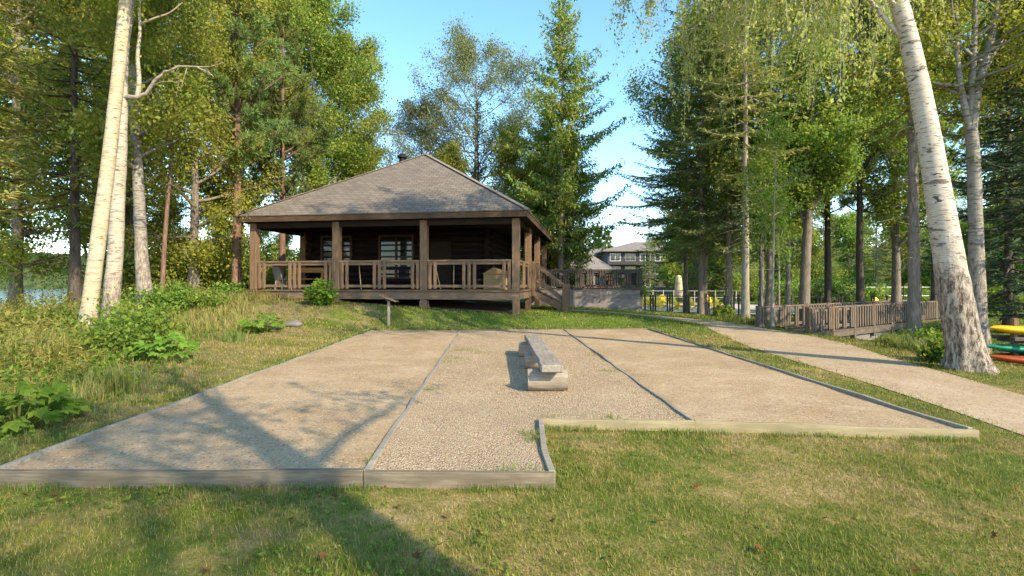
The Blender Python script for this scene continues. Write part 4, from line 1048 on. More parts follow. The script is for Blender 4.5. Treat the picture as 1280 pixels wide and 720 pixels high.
    for i in range(nz): st.box(.08 + i * .33, .08 + i * .33 + .36, sy0 + .06, sy1 - .06, FL - dz * (i + 1) - .05, FL - dz * (i + 1))
    stairs = st.build('stairs', M['cab_y'], t, bevel=.008)
    for yy in (sy0, sy1):
        m = MB(); m.bar((.03, yy, FL - .16), (gx - .05, yy, wz + .10), .05, .26); m.build('stringer', M['cab_x'], stairs)
        m = MB(); m.box(gx - .12, gx + .13, yy - .11, yy + .11, wz - .15, wz + 1.17); m.build('newel_post', M['cab_z'], stairs, bevel=.012)
        m = MB(); m.box(.02, .16, yy - .07, yy + .07, FL - .3, FL + 1.2); m.build('newel_post', M['cab_z'], stairs, bevel=.01)
        m = MB(); m.bar((.16, yy, FL + 1.06), (gx - .12, yy, wz + 1.08), .11, .10); m.build('handrail', M['cab_x'], stairs, bevel=.008)
        m = MB(); m.bar((.16, yy, FL + .42), (gx - .12, yy, wz + .46), .05, .10); m.build('handrail', M['cab_x'], stairs, bevel=.008)
    # --- things standing on the porch
    def on(a, bb): x, yv = world(a, bb); return (x, yv, FL)
    c = thing('chair', 'grey plastic chair seen through the railing at the left end of the porch', 'chair', on(-9.75, .75), R(-9 + 160))
    m = MB(); m.box(-.24, .24, -.22, .24, .40, .44); m.build('seat', M['greychair'], c, bevel=.01)
    m = MB(); m.add([(-.24, .22, .44), (.24, .22, .44), (.20, .36, .92), (-.20, .36, .92), (-.24, .25, .44), (.24, .25, .44), (.20, .39, .92), (-.20, .39, .92)], [(0, 1, 2, 3), (7, 6, 5, 4), (0, 4, 5, 1), (1, 5, 6, 2), (2, 6, 7, 3), (3, 7, 4, 0)]); m.build('backrest', M['greychair'], c)
    for sx in (-.2, .2):
        for sy in (-.18, .2): m = MB(); m.bar((sx, sy, .40), (sx * 1.12, sy * 1.15, 0), .04, .04); m.build('leg', M['greychair'], c)
    c = thing('wooden_bench', 'bench with a bright orange brown back rail, at the left end of the porch', 'bench', on(-9.75, 2.3), R(-9))
    m = MB(); m.box(-.75, .75, -.2, .2, .42, .46); m.build('seat', M['orange'], c, bevel=.005)
    m = MB(); m.box(-.75, .75, .22, .26, .72, .94); m.build('backrest', M['orange'], c, bevel=.005)
    for sx in (-.65, .65): m = MB(); m.box(sx - .05, sx + .05, -.16, .2, 0, .418); m.box(sx - .04, sx + .04, .202, .32, .25, .35); m.box(sx - .04, sx + .04, .262, .32, 0, .9); m.build('leg', M['orange'], c)
    c = thing('wooden_box', 'tan wooden box with a sloping lid behind the railing near the pavilion\'s right corner', 'box', on(-1.12, 1.35), R(-9))
    m = MB(); m.box(-.42, .42, -.28, .28, .0, .62); m.build('body', M['tan'], c, bevel=.008)
    m = MB(); m.add([(-.46, -.32, .62), (.46, -.32, .62), (.46, .32, .62), (-.46, .32, .62), (-.05, -.32, .86), (-.05, .32, .86), (.46, -.32, .72), (.46, .32, .72)], [(0, 3, 2, 1), (0, 1, 6, 4), (3, 5, 7, 2), (0, 4, 5, 3), (4, 6, 7, 5), (1, 2, 7, 6)]); m.build('lid', M['tan'], c)
    for a, tilt, lb in ((-3.05, .22, 'thin pale pole leaning behind the railing right of the third porch post'), (-2.55, -.05, 'upright thin pale pole behind the railing of the right porch bay'), (-6.25, .04, 'thin pole leaning behind the railing of the middle porch bay')):
        x, yv, z = on(a, .42); p = thing('pole', lb, 'pole', (x, yv, z), R(-9)); m = MB(); m.tube([(0, 0, 0), (tilt * -1, -.14, 1.12)], .018, 8); m.build('shaft', M['board_new'], p)
        m = MB(); m.tube([(0, 0, .0), (0, 0, .03)], .035, 8); m.build('foot', M['black'], p)

# ------------------------------------------------------------------ terrace with dark railing
def terrace():
    z = 1.33; t = thing('deck_terrace', 'grey boarded raised terrace with a dark railing, right of the pavilion stairs', 'terrace', (6.8, 26.7, 0), R(-7))
    L = 6.1; D = 5.5
    b = MB(); n = 6
    for i in range(n):
        z0 = -.1 + i * 1.36 / n; z1 = -.1 + (i + .97) * 1.36 / n
        b.box(-L, 0, 0, .04, z0, z1)
    b.build('skirt', M['skirt'], t)
    for x in (0, -L + .04): b = MB(); b.box(x - .04, x, .042, D, -.2, 1.25); b.build('skirt', M['skirt'], t)
    b = MB(); n = 38
    for i in range(n): b.box(-L + i * (L + .04) / n, -L + (i + .94) * (L + .04) / n, -.03, D, z - .06, z); 
    b.build('floor', M['grey_x'], t)
    mats = (M['dark_x'], M['dark_z'])
    def pat(L):
        out = []; x = .1; k = 0
        while x < L - .05:
            out += [x, x + .13, x + .26]; x += .26 + (.40 if k % 2 else .36); k += 1
        return [q for q in out if q < L - .06]
    rail_panel(t, (-L, .06), (-.06, .06), z, 1.02, mats, pat, bw=.085); rail_panel(t, (-.06, .14), (-.06, D), z, 1.02, mats, pat, bw=.085)
    rail_panel(t, (-L, D), (-.06, D), z, 1.02, mats, pat, bw=.085)
    for x, y in ((-.06, .06), (-L, .06), (-.06, D), (-3.05, .16)): b = MB(); b.box(x - .06, x + .06, y - .06, y + .06, z - .4, z + 1.06); b.build('post', M['dark_z'], t)
    def P(a, bb): c, s = cos(R(7)), sin(R(7)); return (6.8 + a * c + bb * s, 26.7 - a * s + bb * c, z)
    def tbl(a, bb, lb):
        o = thing('bistro_table', lb, 'table', P(a, bb), 0, 'terrace furniture'); m = MB(); m.tube([(0, 0, .70), (0, 0, .74)], .42, 20); m.build('tabletop', M['black'], o)
        m = MB(); m.tube([(0, 0, .03), (0, 0, .70)], .03, 8); m.build('stem', M['black'], o); m = MB(); m.tube([(0, 0, 0), (0, 0, .03)], .24, 16); m.build('base', M['black'], o)
    def chr_(a, bb, rz, lb):
        o = thing('patio_chair', lb, 'chair', P(a, bb), rz, 'terrace furniture'); m = MB(); m.box(-.24, .24, -.24, .24, .42, .46); m.build('seat', M['black'], o)
        m = MB()
        for i in range(5): m.box(-.22 + i * .1, -.18 + i * .1, .22, .25, .46, .92)
        m.box(-.25, .25, .21, .26, .92, .98); m.build('backrest', M['black'], o)
        for sx in (-.22, .22):
            for sy in (-.22, .22): m = MB(); m.box(sx - .02, sx + .02, sy - .02, sy + .02, 0, .42); m.build('leg', M['black'], o)
            m = MB(); m.box(sx * 1.18 - .02, sx * 1.18 + .02, -.24, .25, .64, .67); m.build('armrest', M['black'], o)
    tbl(-4.2, 1.6, 'black bistro table behind the left half of the terrace railing'); tbl(-2.2, 1.5, 'black bistro table behind the right half of the terrace railing')
    for a, bb, rz, lb in ((-4.9, 1.5, 1.5, 'black patio chair left of the left bistro table'), (-3.5, 1.7, -1.6, 'black patio chair between the two bistro tables, left one'), (-2.85, 1.3, 1.4, 'black patio chair between the two bistro tables, right one'), (-1.5, 1.6, -1.7, 'black patio chair right of the right bistro table')): chr_(a, bb, rz, lb)

# ------------------------------------------------------------------ footbridge
def footbridge():
    N0 = np.array((9.83, 17.0)); dr = np.array((.83, .56)); dr /= np.linalg.norm(dr); a = math.atan2(dr[1], dr[0])
    z = -.03; t = thing('footbridge', 'weathered grey timber footbridge with board railings, running off to the right beside the path', 'footbridge', (*N0, z), a)
    L = 13.2; Wd = 1.45
    b = MB(); n = 70
    for i in range(n): b.box(-.3 + i * (L + .3) / n, -.3 + (i + .93) * (L + .3) / n, -.08, Wd + .08, -.05, 0)
    b.build('floor', M['grey_z'], t)
    
    for y in (-.06, Wd): b = MB(); b.box(-.3, L, y, y + .06, -.24, -.053); b.build('beam', M['grey_x'], t)
    mats = (M['grey_x'], M['grey_z'])
    def pat(L): return [.1, .24, L / 2 - .07, L / 2 + .07, L - .24, L - .1]
    k = 0
    for y, offs in ((0, 0), (Wd, -.45)):
        xs = np.arange(0, L + .01, 1.65) + offs
        for i, x in enumerate(xs):
            m = MB(); m.box(x - .075, x + .075, y - .075, y + .075, -.005 if (y or i == 0) else -.38, .86); m.build('post', M['grey_z'] if y or i > 1 else M['cab_z'], t, bevel=.008)
            if i + 1 < len(xs): rail_panel(t, (x + .077, y), (xs[i + 1] - .077, y), 0, .84, mats, pat if i < 2 else pat_even(.21), bw=.10, top=(.13, .05))
    # the pale footing wall on the near side
    b = MB(); b.box(1.5, L, .06, .28, -.95, -.26); b.build('abutment', M['skirt'], t)

# ------------------------------------------------------------------ pool area
def pool_area():
    d = 30.; z0 = gz(px2x(830, d), d)
    def fence(name, label, px0, px1, y, posts, zc, mats, h=1.08, pw=.075, group=None, rails=(1.0, .12)):
        x0, x1 = px2x(px0, y), px2x(px1, y); t = thing(name, label, 'fence', (x0, y, gz((x0 + x1) / 2, y) - .02)); L = x1 - x0
        if group: t['group'] = group
        b = MB()
        for r in rails: b.box(0, L, -.035, .035, r * h - .04, r * h)
        b.build('rail', mats[0], t); me = None
        for p in posts:
            x = px2x(p, y) - x0
            if me is None: m = MB(); m.box(-pw / 2, pw / 2, -pw / 2 - .04, pw / 2 - .04, -.15, h + .06); me = m.build('post', mats[1], t); c = me
            else: c = me.copy(); COL.objects.link(c); c.parent = t
            c.location = (x, 0, 0)
    fence('pool_fence', 'dark pool fence of grouped slim posts, from the terrace to the bare fir trunk', 804, 925, d, [806, 813, 816, 819, 834, 837, 840, 855, 858, 861, 882, 886, 892, 905, 917, 923], z0, (M['dark_x'], M['dark_z']))
    fence('pool_fence', 'dark pool fence behind the thin saplings and the left part of the footbridge', 927, 1110, 31., [930, 948, 955, 972, 990, 1010, 1022, 1026, 1045, 1048, 1052, 1075, 1089, 1092, 1108], z0, (M['dark_x'], M['dark_z']))
    fence('white_fence', 'white railing beyond the yellow chairs on the far side of the pool', 800, 935, 50., list(range(803, 935, 13)), 0, (M['concrete'], M['concrete']), 1.3, .07, rails=(1., .5))
    fence('white_fence', 'pair of long white rails on slim posts, behind the right part of the footbridge', 1083, 1176, 40., [1085, 1096, 1107, 1118, 1129, 1140, 1151, 1162, 1173], 0, (M['white'], M['metal']), 1.75, .05, rails=(1., .62))
    # yellow deck chairs
    def chair(label, x, y, rz):
        t = thing('deck_chair', label, 'chair', (x, y, gz(x, y) + .02), rz, 'yellow chairs by the pool')
        m = MB()
        for i in range(5): c = -.24 + i * .12; h = 1.0 - .05 * abs(i - 2) ** 1.5; m.bar((c, .12, .32), (c * 1.15, .52, h), .105, .025, (0, 1, 0))
        m.build('backrest', M['yellow'], t)
        m = MB()
        for i in range(4): m.bar((-.29, -.38 + i * .135, .42 - i * .035), (.29, -.38 + i * .135, .42 - i * .035), .12, .025)
        m.build('seat', M['yellow'], t)
        for s in (-1, 1):
            m = MB(); m.box(s * .36 - .07, s * .36 + .07, -.42, .34, .56, .585); m.build('armrest', M['yellow'], t)
            m = MB(); m.box(s * .33 - .02, s * .33 + .02, -.38, -.26, 0, .558); m.build('leg', M['yellow'], t)
            m = MB(); m.bar((s * .31, -.28, .38), (s * .31, .55, .03), .025, .12); m.build('leg', M['yellow'], t)
        return t
    for px, y, rz, lb in ((803, 38, .5, 'yellow deck chair half hidden by the terrace corner'), (826.5, 37.5, .3, 'yellow deck chair left of the closed parasol, between the first two fence post groups'), (847.5, 37.5, .6, 'yellow deck chair in front of the closed parasol'),
                          (865, 38, .2, 'yellow deck chair close to the dense spruce\'s trunk, on its left'), (899.5, 37, .5, 'yellow deck chair left of the double spruce trunk'), (811, 44, .4, 'yellow deck chair in the back row by the terrace corner'), (831, 44.5, .2, 'yellow deck chair in the back row left of the closed parasol'), (890, 44, .5, 'yellow deck chair in the back row right of the dense spruce\'s trunk'), (1104, 33.5, .4, 'single yellow deck chair behind the footbridge railing')):
        chair(lb, px2x(px, y), y, rz)
    y = 45.; x = px2x(848.5, y); t = thing('parasol', 'closed cream parasol standing behind the yellow chairs', 'parasol', (x, y, gz(x, y)))
    m = MB(); m.tube([(0, 0, 0), (0, 0, 2.75)], .035, 8); m.build('pole', M['metal'], t)
    m = MB(); m.tube([(0, 0, .75), (0, 0, 1.0), (0, 0, 1.7), (0, 0, 2.3), (0, 0, 2.65), (0, 0, 2.72)], [.30, .34, .31, .27, .2, .05], 14); m.build('canopy', M['canvas'], t, smooth=True)
    m = MB(); m.tube([(0, 0, 0), (0, 0, .08)], .3, 14); m.build('base', M['concrete'], t)
    # low seat wall, lamp-like life ring post left out: too small to read
    # --- houses
    def house(name, label, x0, x1, y0, y1, zb, ze, zr, wall, floors, wins, roofm, over=.6, balc=False):
        t = thing(name, label, 'house', ((x0 + x1) / 2, y0, zb)); w = (x1 - x0) / 2; D = y1 - y0; h = ze - zb
        b = MB(); b.box(-w, w, 0, D, -1, h); b.build('wall', M[wall], t)
        r = MB(); A = [(-w - over, -over), (w + over, -over), (w + over, D + over), (-w - over, D + over)]; k = min(w, D / 2) * .9
        V = [(*p, h - .02) for p in A] + [(*p, h + .25) for p in A] + [(-w + k, D / 2, zr - zb), (w - k, D / 2, zr - zb)]
        r.add(V, [(3, 2, 1, 0), (0, 1, 5, 4), (1, 2, 6, 5), (2, 3, 7, 6), (3, 0, 4, 7), (4, 5, 9, 8), (5, 6, 9), (6, 7, 8, 9), (7, 4, 8)]); rf = r.build('roof', M[roofm], t)
        if balc:
            m = MB(); m.tube([(w * .1, D * .4, zr - zb - .8), (w * .1, D * .4, zr - zb + .9)], .18, 8); m.build('vent', M['metal'], rf)
        fh = h / floors
        for f in range(floors):
            for i in range(wins):
                cx = -w + (i + .5) * 2 * w / wins; ww = .9 * w / wins * .72; z0 = f * fh + fh * .3; z1 = f * fh + fh * .82
                m = MB(); e = .09
                m.box(cx - ww - e, cx + ww + e, -.08, -.002, z1, z1 + e); m.box(cx - ww - e, cx + ww + e, -.08, -.002, z0 - e, z0); m.box(cx - ww - e, cx - ww, -.08, -.002, z0, z1); m.box(cx + ww, cx + ww + e, -.08, -.002, z0, z1); m.box(cx - .04, cx + .04, -.07, -.002, z0, z1)
                wn = m.build('window', M['white'] if (i + f) % 3 else M['concrete'], t)
                p = MB(); p.add([(cx - ww, -.03, z0), (cx + ww, -.03, z0), (cx + ww, -.03, z1), (cx - ww, -.03, z1)], [(0, 1, 2, 3)]); p.build('pane', M['glass'], wn)
            if balc and f:
                m = MB(); m.box(-w, w, -1.3, -.09, f * fh - .12, f * fh)
                m.box(-w, w, -1.3, -1.25, f * fh + .95, f * fh + 1.02)
                for q in np.arange(-w, w, .35): m.box(q, q + .05, -1.29, -1.26, f * fh, f * fh + .95)
                m.build('balcony', M['black'], t)
    zb = .3
    house('apartment_house', 'slate grey apartment house of three storeys with dark balconies, beyond the terrace', 17.2, 36.0, 92, 106, zb, 7.3, 9.6, 'wall_dark', 3, 7, 'roof_far', 1.0, True)
    house('house', 'brown house with a grey hipped roof, left of the slate apartment house', 13.2, 19.0, 99, 110, zb, 6.9, 8.9, 'wall_brown', 1, 1, 'roof_far', .6)
    house('garage', 'low brown outbuilding with a wide hipped roof in front of the brown house', 9.8, 15.2, 78, 88, zb, 3.5, 6.3, 'wall_brown', 1, 1, 'roof_far', .5)
    house('house', 'low beige house with a wide grey roof behind the pavilion\'s right end', 2.5, 8.0, 60, 70, zb, 3.3, 5.6, 'wall_beige', 1, 3, 'roof_far', .7)

# ------------------------------------------------------------------ kayaks
def kayaks():
    d = 10.9; xr = px2x(1268, d); zg = gz(xr, d)
    t = thing('kayak_rack', 'timber rack holding kayaks beneath the dark spruce at the right edge', 'rack', (xr, d, zg))
    for x in (0, 1.75): m = MB(); m.box(x - .05, x + .05, -.05, .05, -.1, .95); m.build('post', M['cab_z'], t, bevel=.006)
    for z in (.50, .11):
        for y in (-.22, .22):
            m = MB(); m.box(-.24, 2.2, y - .04, y + .04, z, z + .07); m.build('beam', M['dark_x'], t)
        for x in (0, 1.75): m = MB(); m.box(x - .04, x + .04, -.36, .36, z - .06, z - .003); m.build('arm', M['dark_x'], t)
    def kayak(label, tipx, y, z, L, mat, beam=.62, dep=.27, rz=0., roll=0.):
        k = thing('kayak', label, 'kayak', (tipx, y, z), rz, 'kayaks at the rack'); n = 30; kk = 20; V = []
        for i in range(n + 1):
            u = i / n; w = beam / 2 * max(.03, sin(pi * u) ** .62); e = min(1, (min(u, 1 - u) / .10)); e = max(.004, 1 - (1 - e) ** 2) ** .5; w *= e; h = dep * (.30 + .70 * sin(pi * u) ** .5) * e; rise = .13 * (2 * u - 1) ** 4
            for j in range(kk):
                a = 2 * pi * j / kk; yy = cos(a) * w; zz = sin(a); zz = zz * h * .5 if zz < 0 else zz * h * .42 * (.75 + .25 * abs(sin(a)))
                V.append((u * L, yy, dep * .5 - (dep - h) * .28 + zz + rise))
        i = np.arange(n)[:, None] * kk; j = np.arange(kk)[None, :]; Fq = np.stack([i + j, i + (j + 1) % kk, i + kk + (j + 1) % kk, i + kk + j], -1).reshape(-1, 4)
        np_mesh('hull', np.array(V), Fq, M[mat], k, True)
        m = MB(); q = [(L * .5 + cos(a) * .45, sin(a) * .21, dep * .93 + .012 + .01 * cos(2 * a)) for a in np.linspace(0, 2 * pi, 25)]; m.tube(q, .018, 6, False); m.build('cockpit_rim', M['black'], k)
        m = MB(); m.add([(L * .5 + cos(a) * .44, sin(a) * .2, dep * .93 + .006) for a in np.linspace(0, 2 * pi, 24, endpoint=False)], [tuple(range(24))]); m.build('cockpit', M['black'], k)
    kayak('yellow kayak on the upper level of the rack', px2x(1237, d), d, zg + .575, 3.3, 'kyellow', dep=.25)
    kayak('green kayak on the lower level of the rack', px2x(1231, d), d, zg + .185, 3.5, 'kgreen', dep=.24)
    kayak('reddish orange kayak lying on the grass under the rack', px2x(1238, 10.1), 10.15, gz(px2x(1255, 10.1), 10.1) + .0, 3.4, 'kred', dep=.19, rz=-.12)
    t = thing('kayak_cart', 'small cart with two black wheels below the green kayak', 'cart', (xr + .14, d - .15, zg - .0))
    for x in (-.12, .06): m = MB(); m.tube([(x, -.03, .09), (x, .03, .09)], .085, 16); m.build('wheel', M['black'], t)
    m = MB(); m.box(-.16, .12, -.02, .02, .075, .105); m.build('frame', M['metal'], t)
# ------------------------------------------------------------------ plants
BED = [(4.2, -5.25), (5.6, -5.45), (7.5, -5.9), (10.7, -7.2), (15, -8.9), (19, -10.7), (26, -12.5)]
def bed_x(y): return np.interp(y, [a for a, _ in BED], [b for _, b in BED])

def stems(g, base, h, nleaf, leaf, lean=.35, up=.3):
    """upright leafy stems (golden rod, raspberry) from each base point"""
    n = len(base); u = g.uniform(.12, 1, (n, nleaf)); a = g.uniform(0, 6.28, n); l = g.uniform(0, lean, n) * h
    p = base[:, None, :] + np.stack([np.cos(a)[:, None] * l[:, None] * u ** 1.6, np.sin(a)[:, None] * l[:, None] * u ** 1.6, h[:, None] * u], -1)
    p = p.reshape(-1, 3); d = g.normal(0, 1, p.shape); d[:, 2] = d[:, 2] * .5 + up; d = unit(d)
    s = g.uniform(.6, 1.25, len(p)) * np.repeat(np.minimum(1.2, h / .6), nleaf) ** .3
    nn = g.normal(0, .5, p.shape); nn[:, 2] += 1
    return leaf_quads(p + d * (leaf[0] * s)[:, None] * .5, d, nn, leaf[0] * s, leaf[1] * s)

def blades(g, base, h, w, lean=.5, n=1):
    """bent grass blades, two quads each"""
    b = np.repeat(base, n, 0); m = len(b); hh = np.repeat(np.broadcast_to(h, (len(base),)), n) * g.uniform(.55, 1.15, m); a = g.uniform(0, 6.28, m); l = np.abs(g.normal(0, lean, m)) * hh
    o = np.stack([np.cos(a), np.sin(a), 0 * a], -1); s = np.stack([-np.sin(a), np.cos(a), 0 * a], -1); ww = (np.broadcast_to(w, (len(base),)).repeat(n) * g.uniform(.7, 1.2, m))[:, None] / 2
    p1 = b + o * (l * .35)[:, None]; p1[:, 2] += hh * .6; p2 = b + o * l[:, None]; p2[:, 2] += hh * (1 - .25 * np.minimum(1, l / hh))
    V = np.stack([b - s * ww, b + s * ww, p1 + s * ww * .8, p1 - s * ww * .8, p2 + s * ww * .1, p2 - s * ww * .1], 1).reshape(-1, 3)
    i = np.arange(m)[:, None] * 6
    return V, np.concatenate([i + np.array([[0, 1, 2, 3]]), i + np.array([[3, 2, 4, 5]])])

def merge(parts):
    V, Fq, n = [], [], 0
    for a, b in parts: V.append(a); Fq.append(b + n); n += len(a)
    return np.concatenate(V), np.concatenate(Fq)

def gpts(x, y, dz=0): return np.stack([x, y, ground_z(x, y) + dz], -1)

def lawn_grass():
    g = np.random.default_rng(77)
    # blades get larger and sparser with distance from the viewer
    n = 560000; yy = 1.6 * (27 / 1.6) ** g.random(n)      # log-uniform distance
    x = g.uniform(-1, 1, n) * (yy * 1.06 + 1.2)
    dp = poly_dist(PATHP, x, yy); keep = ~inpoly(OUT, x, yy) & (~inpoly(PATHP, x, yy) | (g.random(n) < .9 * np.exp(-dp / .06)))
    x, yy = x[keep], yy[keep]
    keep = (x > bed_x(yy) - .9) | (yy > 22)
    c9, s9 = cos(R(9)), sin(R(9)); lx = (x - .25) * c9 - (yy - 18.5) * s9; ly = (x - .25) * s9 + (yy - 18.5) * c9
    keep &= ~((lx > -10.8) & (lx < .05) & (ly > -.05) & (ly < 11.3))
    x, yy = x[keep], yy[keep]
    # worn places carry less grass
    wn = np.sin(x * 1.7 + 2 * np.sin(yy * .9)) * np.cos(yy * 1.3 + 1.4 * np.sin(x * 1.1)) + .5 * np.sin(x * 4.1 + yy * 3.3)
    keep = g.random(len(x)) < np.clip(.95 - .45 * np.clip(wn, 0, 1.2), .25, 1); x, yy = x[keep], yy[keep]
    base = np.stack([x, yy, np.maximum(mesh_z(x, yy), ground_z(x, yy)) - .005], -1); m = len(x)
    h = (.028 + .0021 * yy) * g.uniform(.5, 1.3, m) * (1 + .35 * np.sin(x * 2.3) * np.sin(yy * 1.9))
    w = np.maximum(.0056, .00140 * yy) * g.uniform(.6, 1.35, m)
    a = g.uniform(0, 6.28, m); l = np.abs(g.normal(0, .75, m)) * h
    o = np.stack([np.cos(a), np.sin(a), 0 * a], -1); s = np.stack([-np.sin(a), np.cos(a), 0 * a], -1) * (w / 2)[:, None]
    tip = base + o * l[:, None]; tip[:, 2] += h
    V = np.stack([base - s, base + s, tip], 1).reshape(-1, 3)
    tag(np_mesh('grass', V, np.arange(len(V)).reshape(-1, 3), M['blade']), kind='stuff')
    # longer fringe along boards and beneath the pavilion's rim
    P = []
    segs = [(OUT[i], OUT[(i + 1) % len(OUT)]) for i in range(len(OUT))]
    for (p, q), dens in zip(segs, (420, 260, 420, 160, 120, 160)):
        p, q = np.array(p), np.array(q); L = np.linalg.norm(q - p); nrm = np.array((q[1] - p[1], p[0] - q[0])) / L
        k = int(L * dens); u = g.random(k); u = u[np.sin(u * L * 5) + .6 * np.sin(u * L * 13 + 1) + g.normal(0, .5, k) > -.1]; pt = p + (q - p) * u[:, None] + nrm * (.035 + np.abs(g.normal(0, .035, len(u))))[:, None]; P.append(pt)
    P = np.concatenate(P); yy = P[:, 1]
    V, Fq = blades(g, gpts(P[:, 0], P[:, 1], -.005), .05 + .004 * yy, np.maximum(.004, .0011 * yy), .5)
    # tufts that came up through the courts' surface
    T = []
    for px, py, k, r in ((668, 541, 90, .10), (672, 548, 60, .07), (655, 588, 60, .14), (640, 589, 30, .1), (580, 437, 80, .16), (565, 447, 60, .2), (600, 440, 30, .12), (537, 486, 30, .05), (755, 522, 40, .16), (765, 463, 40, .12), (742, 443, 30, .1), (460, 575, 20, .05), (560, 452, 30, .15), (690, 520, 20, .1)):
        x0, y0 = WZ(px, py, CZ); k = int(k * 1.6); T.append(np.stack([x0 + g.normal(0, r, k), y0 + g.normal(0, r * .6, k), np.full(k, CZ - .02)], -1))
    T = np.concatenate(T); ok = inpoly(OUT, T[:, 0], T[:, 1]); T = T[ok]
    tag(np_mesh('grass', *merge([(V, Fq), blades(g, T, .06, .006, .6)]), M['tuft']), kind='stuff')

def pebbles():
    g = np.random.default_rng(6); n = 26000; xs = [p[0] for p in cB]; ys = [p[1] for p in cB]
    y = min(ys) * (max(ys) / min(ys)) ** g.random(n); x = g.uniform(min(xs), max(xs), n); k = inpoly(cB, x, y) & (poly_dist(cB, x, y) > .04); x, y = x[k], y[k]; n = len(x)
    # strays on the two courts
    m = 2600; y2 = 4.2 * (16 / 4.2) ** g.random(m); x2 = g.uniform(-4.5, 5, m); k = (inpoly(cA, x2, y2) | inpoly(cC, x2, y2)) & (poly_dist(OUT, x2, y2) > .04); r2 = .0055
    r = np.concatenate([g.uniform(.004, .0095, n) * np.clip(y / 6, .8, 1.6), g.uniform(.004, .009, k.sum())]); x = np.concatenate([x, x2[k]]); y = np.concatenate([y, y2[k]]); n = len(x)
    O = np.array([(1, 0, 0), (0, 1, 0), (-1, 0, 0), (0, -1, 0), (0, 0, .8), (0, 0, -.8)], float)
    a = g.uniform(0, 6.28, n); V = O[None] * (r[:, None, None] * g.uniform(.6, 1.3, (n, 1, 3)) * (1, 1, .6)); V = V + g.normal(0, .15, V.shape) * r[:, None, None]
    ca, sa = np.cos(a)[:, None], np.sin(a)[:, None]; V = np.stack([V[..., 0] * ca - V[..., 1] * sa, V[..., 0] * sa + V[..., 1] * ca, V[..., 2] * .7], -1)
    V += np.stack([x, y, CZ - .018 + r * .3], -1)[:, None, :]
    Fc = np.array([(0, 1, 4), (1, 2, 4), (2, 3, 4), (3, 0, 4), (1, 0, 5), (2, 1, 5), (3, 2, 5), (0, 3, 5)])
    s = NT('pebbles'); gg = s.n('ShaderNodeNewGeometry')
    mat = s.pbr(s.ramp(gg.outputs['Random Per Island'], [(0, (.26, .185, .115)), (.3, (.41, .30, .185)), (.6, (.48, .36, .23)), (.85, (.55, .43, .295)), (1, (.66, .55, .42))]), .85, spec=.2)
    tag(np_mesh('gravel', V.reshape(-1, 3), (Fc[None] + (np.arange(n) * 6)[:, None, None]).reshape(-1, 3), mat, None, True), kind='stuff')

def shrub(seed, name, label, x, y, rad, h, n, leaf, mat, cat='shrub', group=None, flowers=0, sink=.05):
    g = np.random.default_rng(seed); t = thing(name, label, cat, (x, y, gz(x, y) - sink), g.uniform(0, 6), group)
    wd = NB(); pts = []
    for i in range(int(9 + rad * 8)):
        a = g.uniform(0, 6.28); rr = rad * g.uniform(.25, 1) ; e = np.array([cos(a) * rr, sin(a) * rr, h * g.uniform(.45, 1.05) * (1 - .35 * (rr / rad) ** 2)])
        p0 = np.array([cos(a), sin(a), 0]) * rad * .15 * g.random(); mid = p0 * .5 + e * .5 + (0, 0, .18 * h); q = smooth_path([p0, mid, e], 6); wd.tube(q, np.linspace(.012, .004, 6) * (1 + h), 4)
        for u in np.linspace(.3, 1, 7):
            for _ in range(3): pts.append(at_path(q, u) + g.normal(0, .16 * rad, 3) * (1, 1, .7))
    wd.build('stems', M['bark_dark'], t); pts = np.array(pts); pts[:, 2] = np.maximum(pts[:, 2], .06)
    V, Fq = leaves_at(g, pts, n, leaf, .10 * rad + .02, 0, 1.0); V[:, 2] = np.maximum(V[:, 2], .02)
    np_mesh('foliage', V, Fq, M[mat], t)
    if flowers:
        c = pts[g.integers(0, len(pts), flowers)]; c = c[c[:, 2] > .4 * h]; c = c + unit(c - np.array([0, 0, h * .3])) * .12
        idx = np.repeat(np.arange(len(c)), 26); q = c[idx] + unit(g.normal(0, 1, (len(idx), 3))) * .11
        np_mesh('blossoms', *leaf_quads(q, g.normal(0, 1, q.shape), q - c[idx], .09, .08), M['bloom'], t)
    return t

def broadleaf(seed, label, x, y, rad, h, n, size, group='big leaved plants on the bank'):
    """thimbleberry: big three lobed leaves on thin stalks"""
    g = np.random.default_rng(seed); t = thing('broadleaf_plant', label, 'plant', (x, y, gz(x, y) - .02), 0, group); wd = NB(); parts = []
    for i in range(n):
        a = g.uniform(0, 6.28); rr = rad * math.sqrt(g.random()); z = h * (1 - .55 * (rr / rad) ** 2) * g.uniform(.45, 1.05); tip = np.array([cos(a) * rr, sin(a) * rr, z])
        wd.tube(smooth_path([tip * (.2, .2, 0), tip * (.55, .55, .65), tip], 5), np.linspace(.007, .003, 5), 3)
        s = size * g.uniform(.6, 1.25); az = a + g.normal(0, .7); dn = g.uniform(-.6, .05)
        base = tip; d0 = rot_dir(az, dn); nrm = unit(np.array([0, 0, 1.]) + g.normal(0, .3, 3) + np.array([.15, -.3, 0]))
        for off, k in ((-1.45, .55), (-.75, .82), (0, 1.), (.75, .82), (1.45, .55)):
            ca, sa = cos(off), sin(off); sd = unit(np.cross(nrm, d0)); d = d0 * ca + sd * sa
            parts.append(leaf_quads((base + d * s * k * .46)[None], d[None], nrm[None], s * k, s * k * .52, .14))
    wd.build('stems', M['tuft'], t); np_mesh('leaves', *merge(parts), M['bright_leaf'], t)

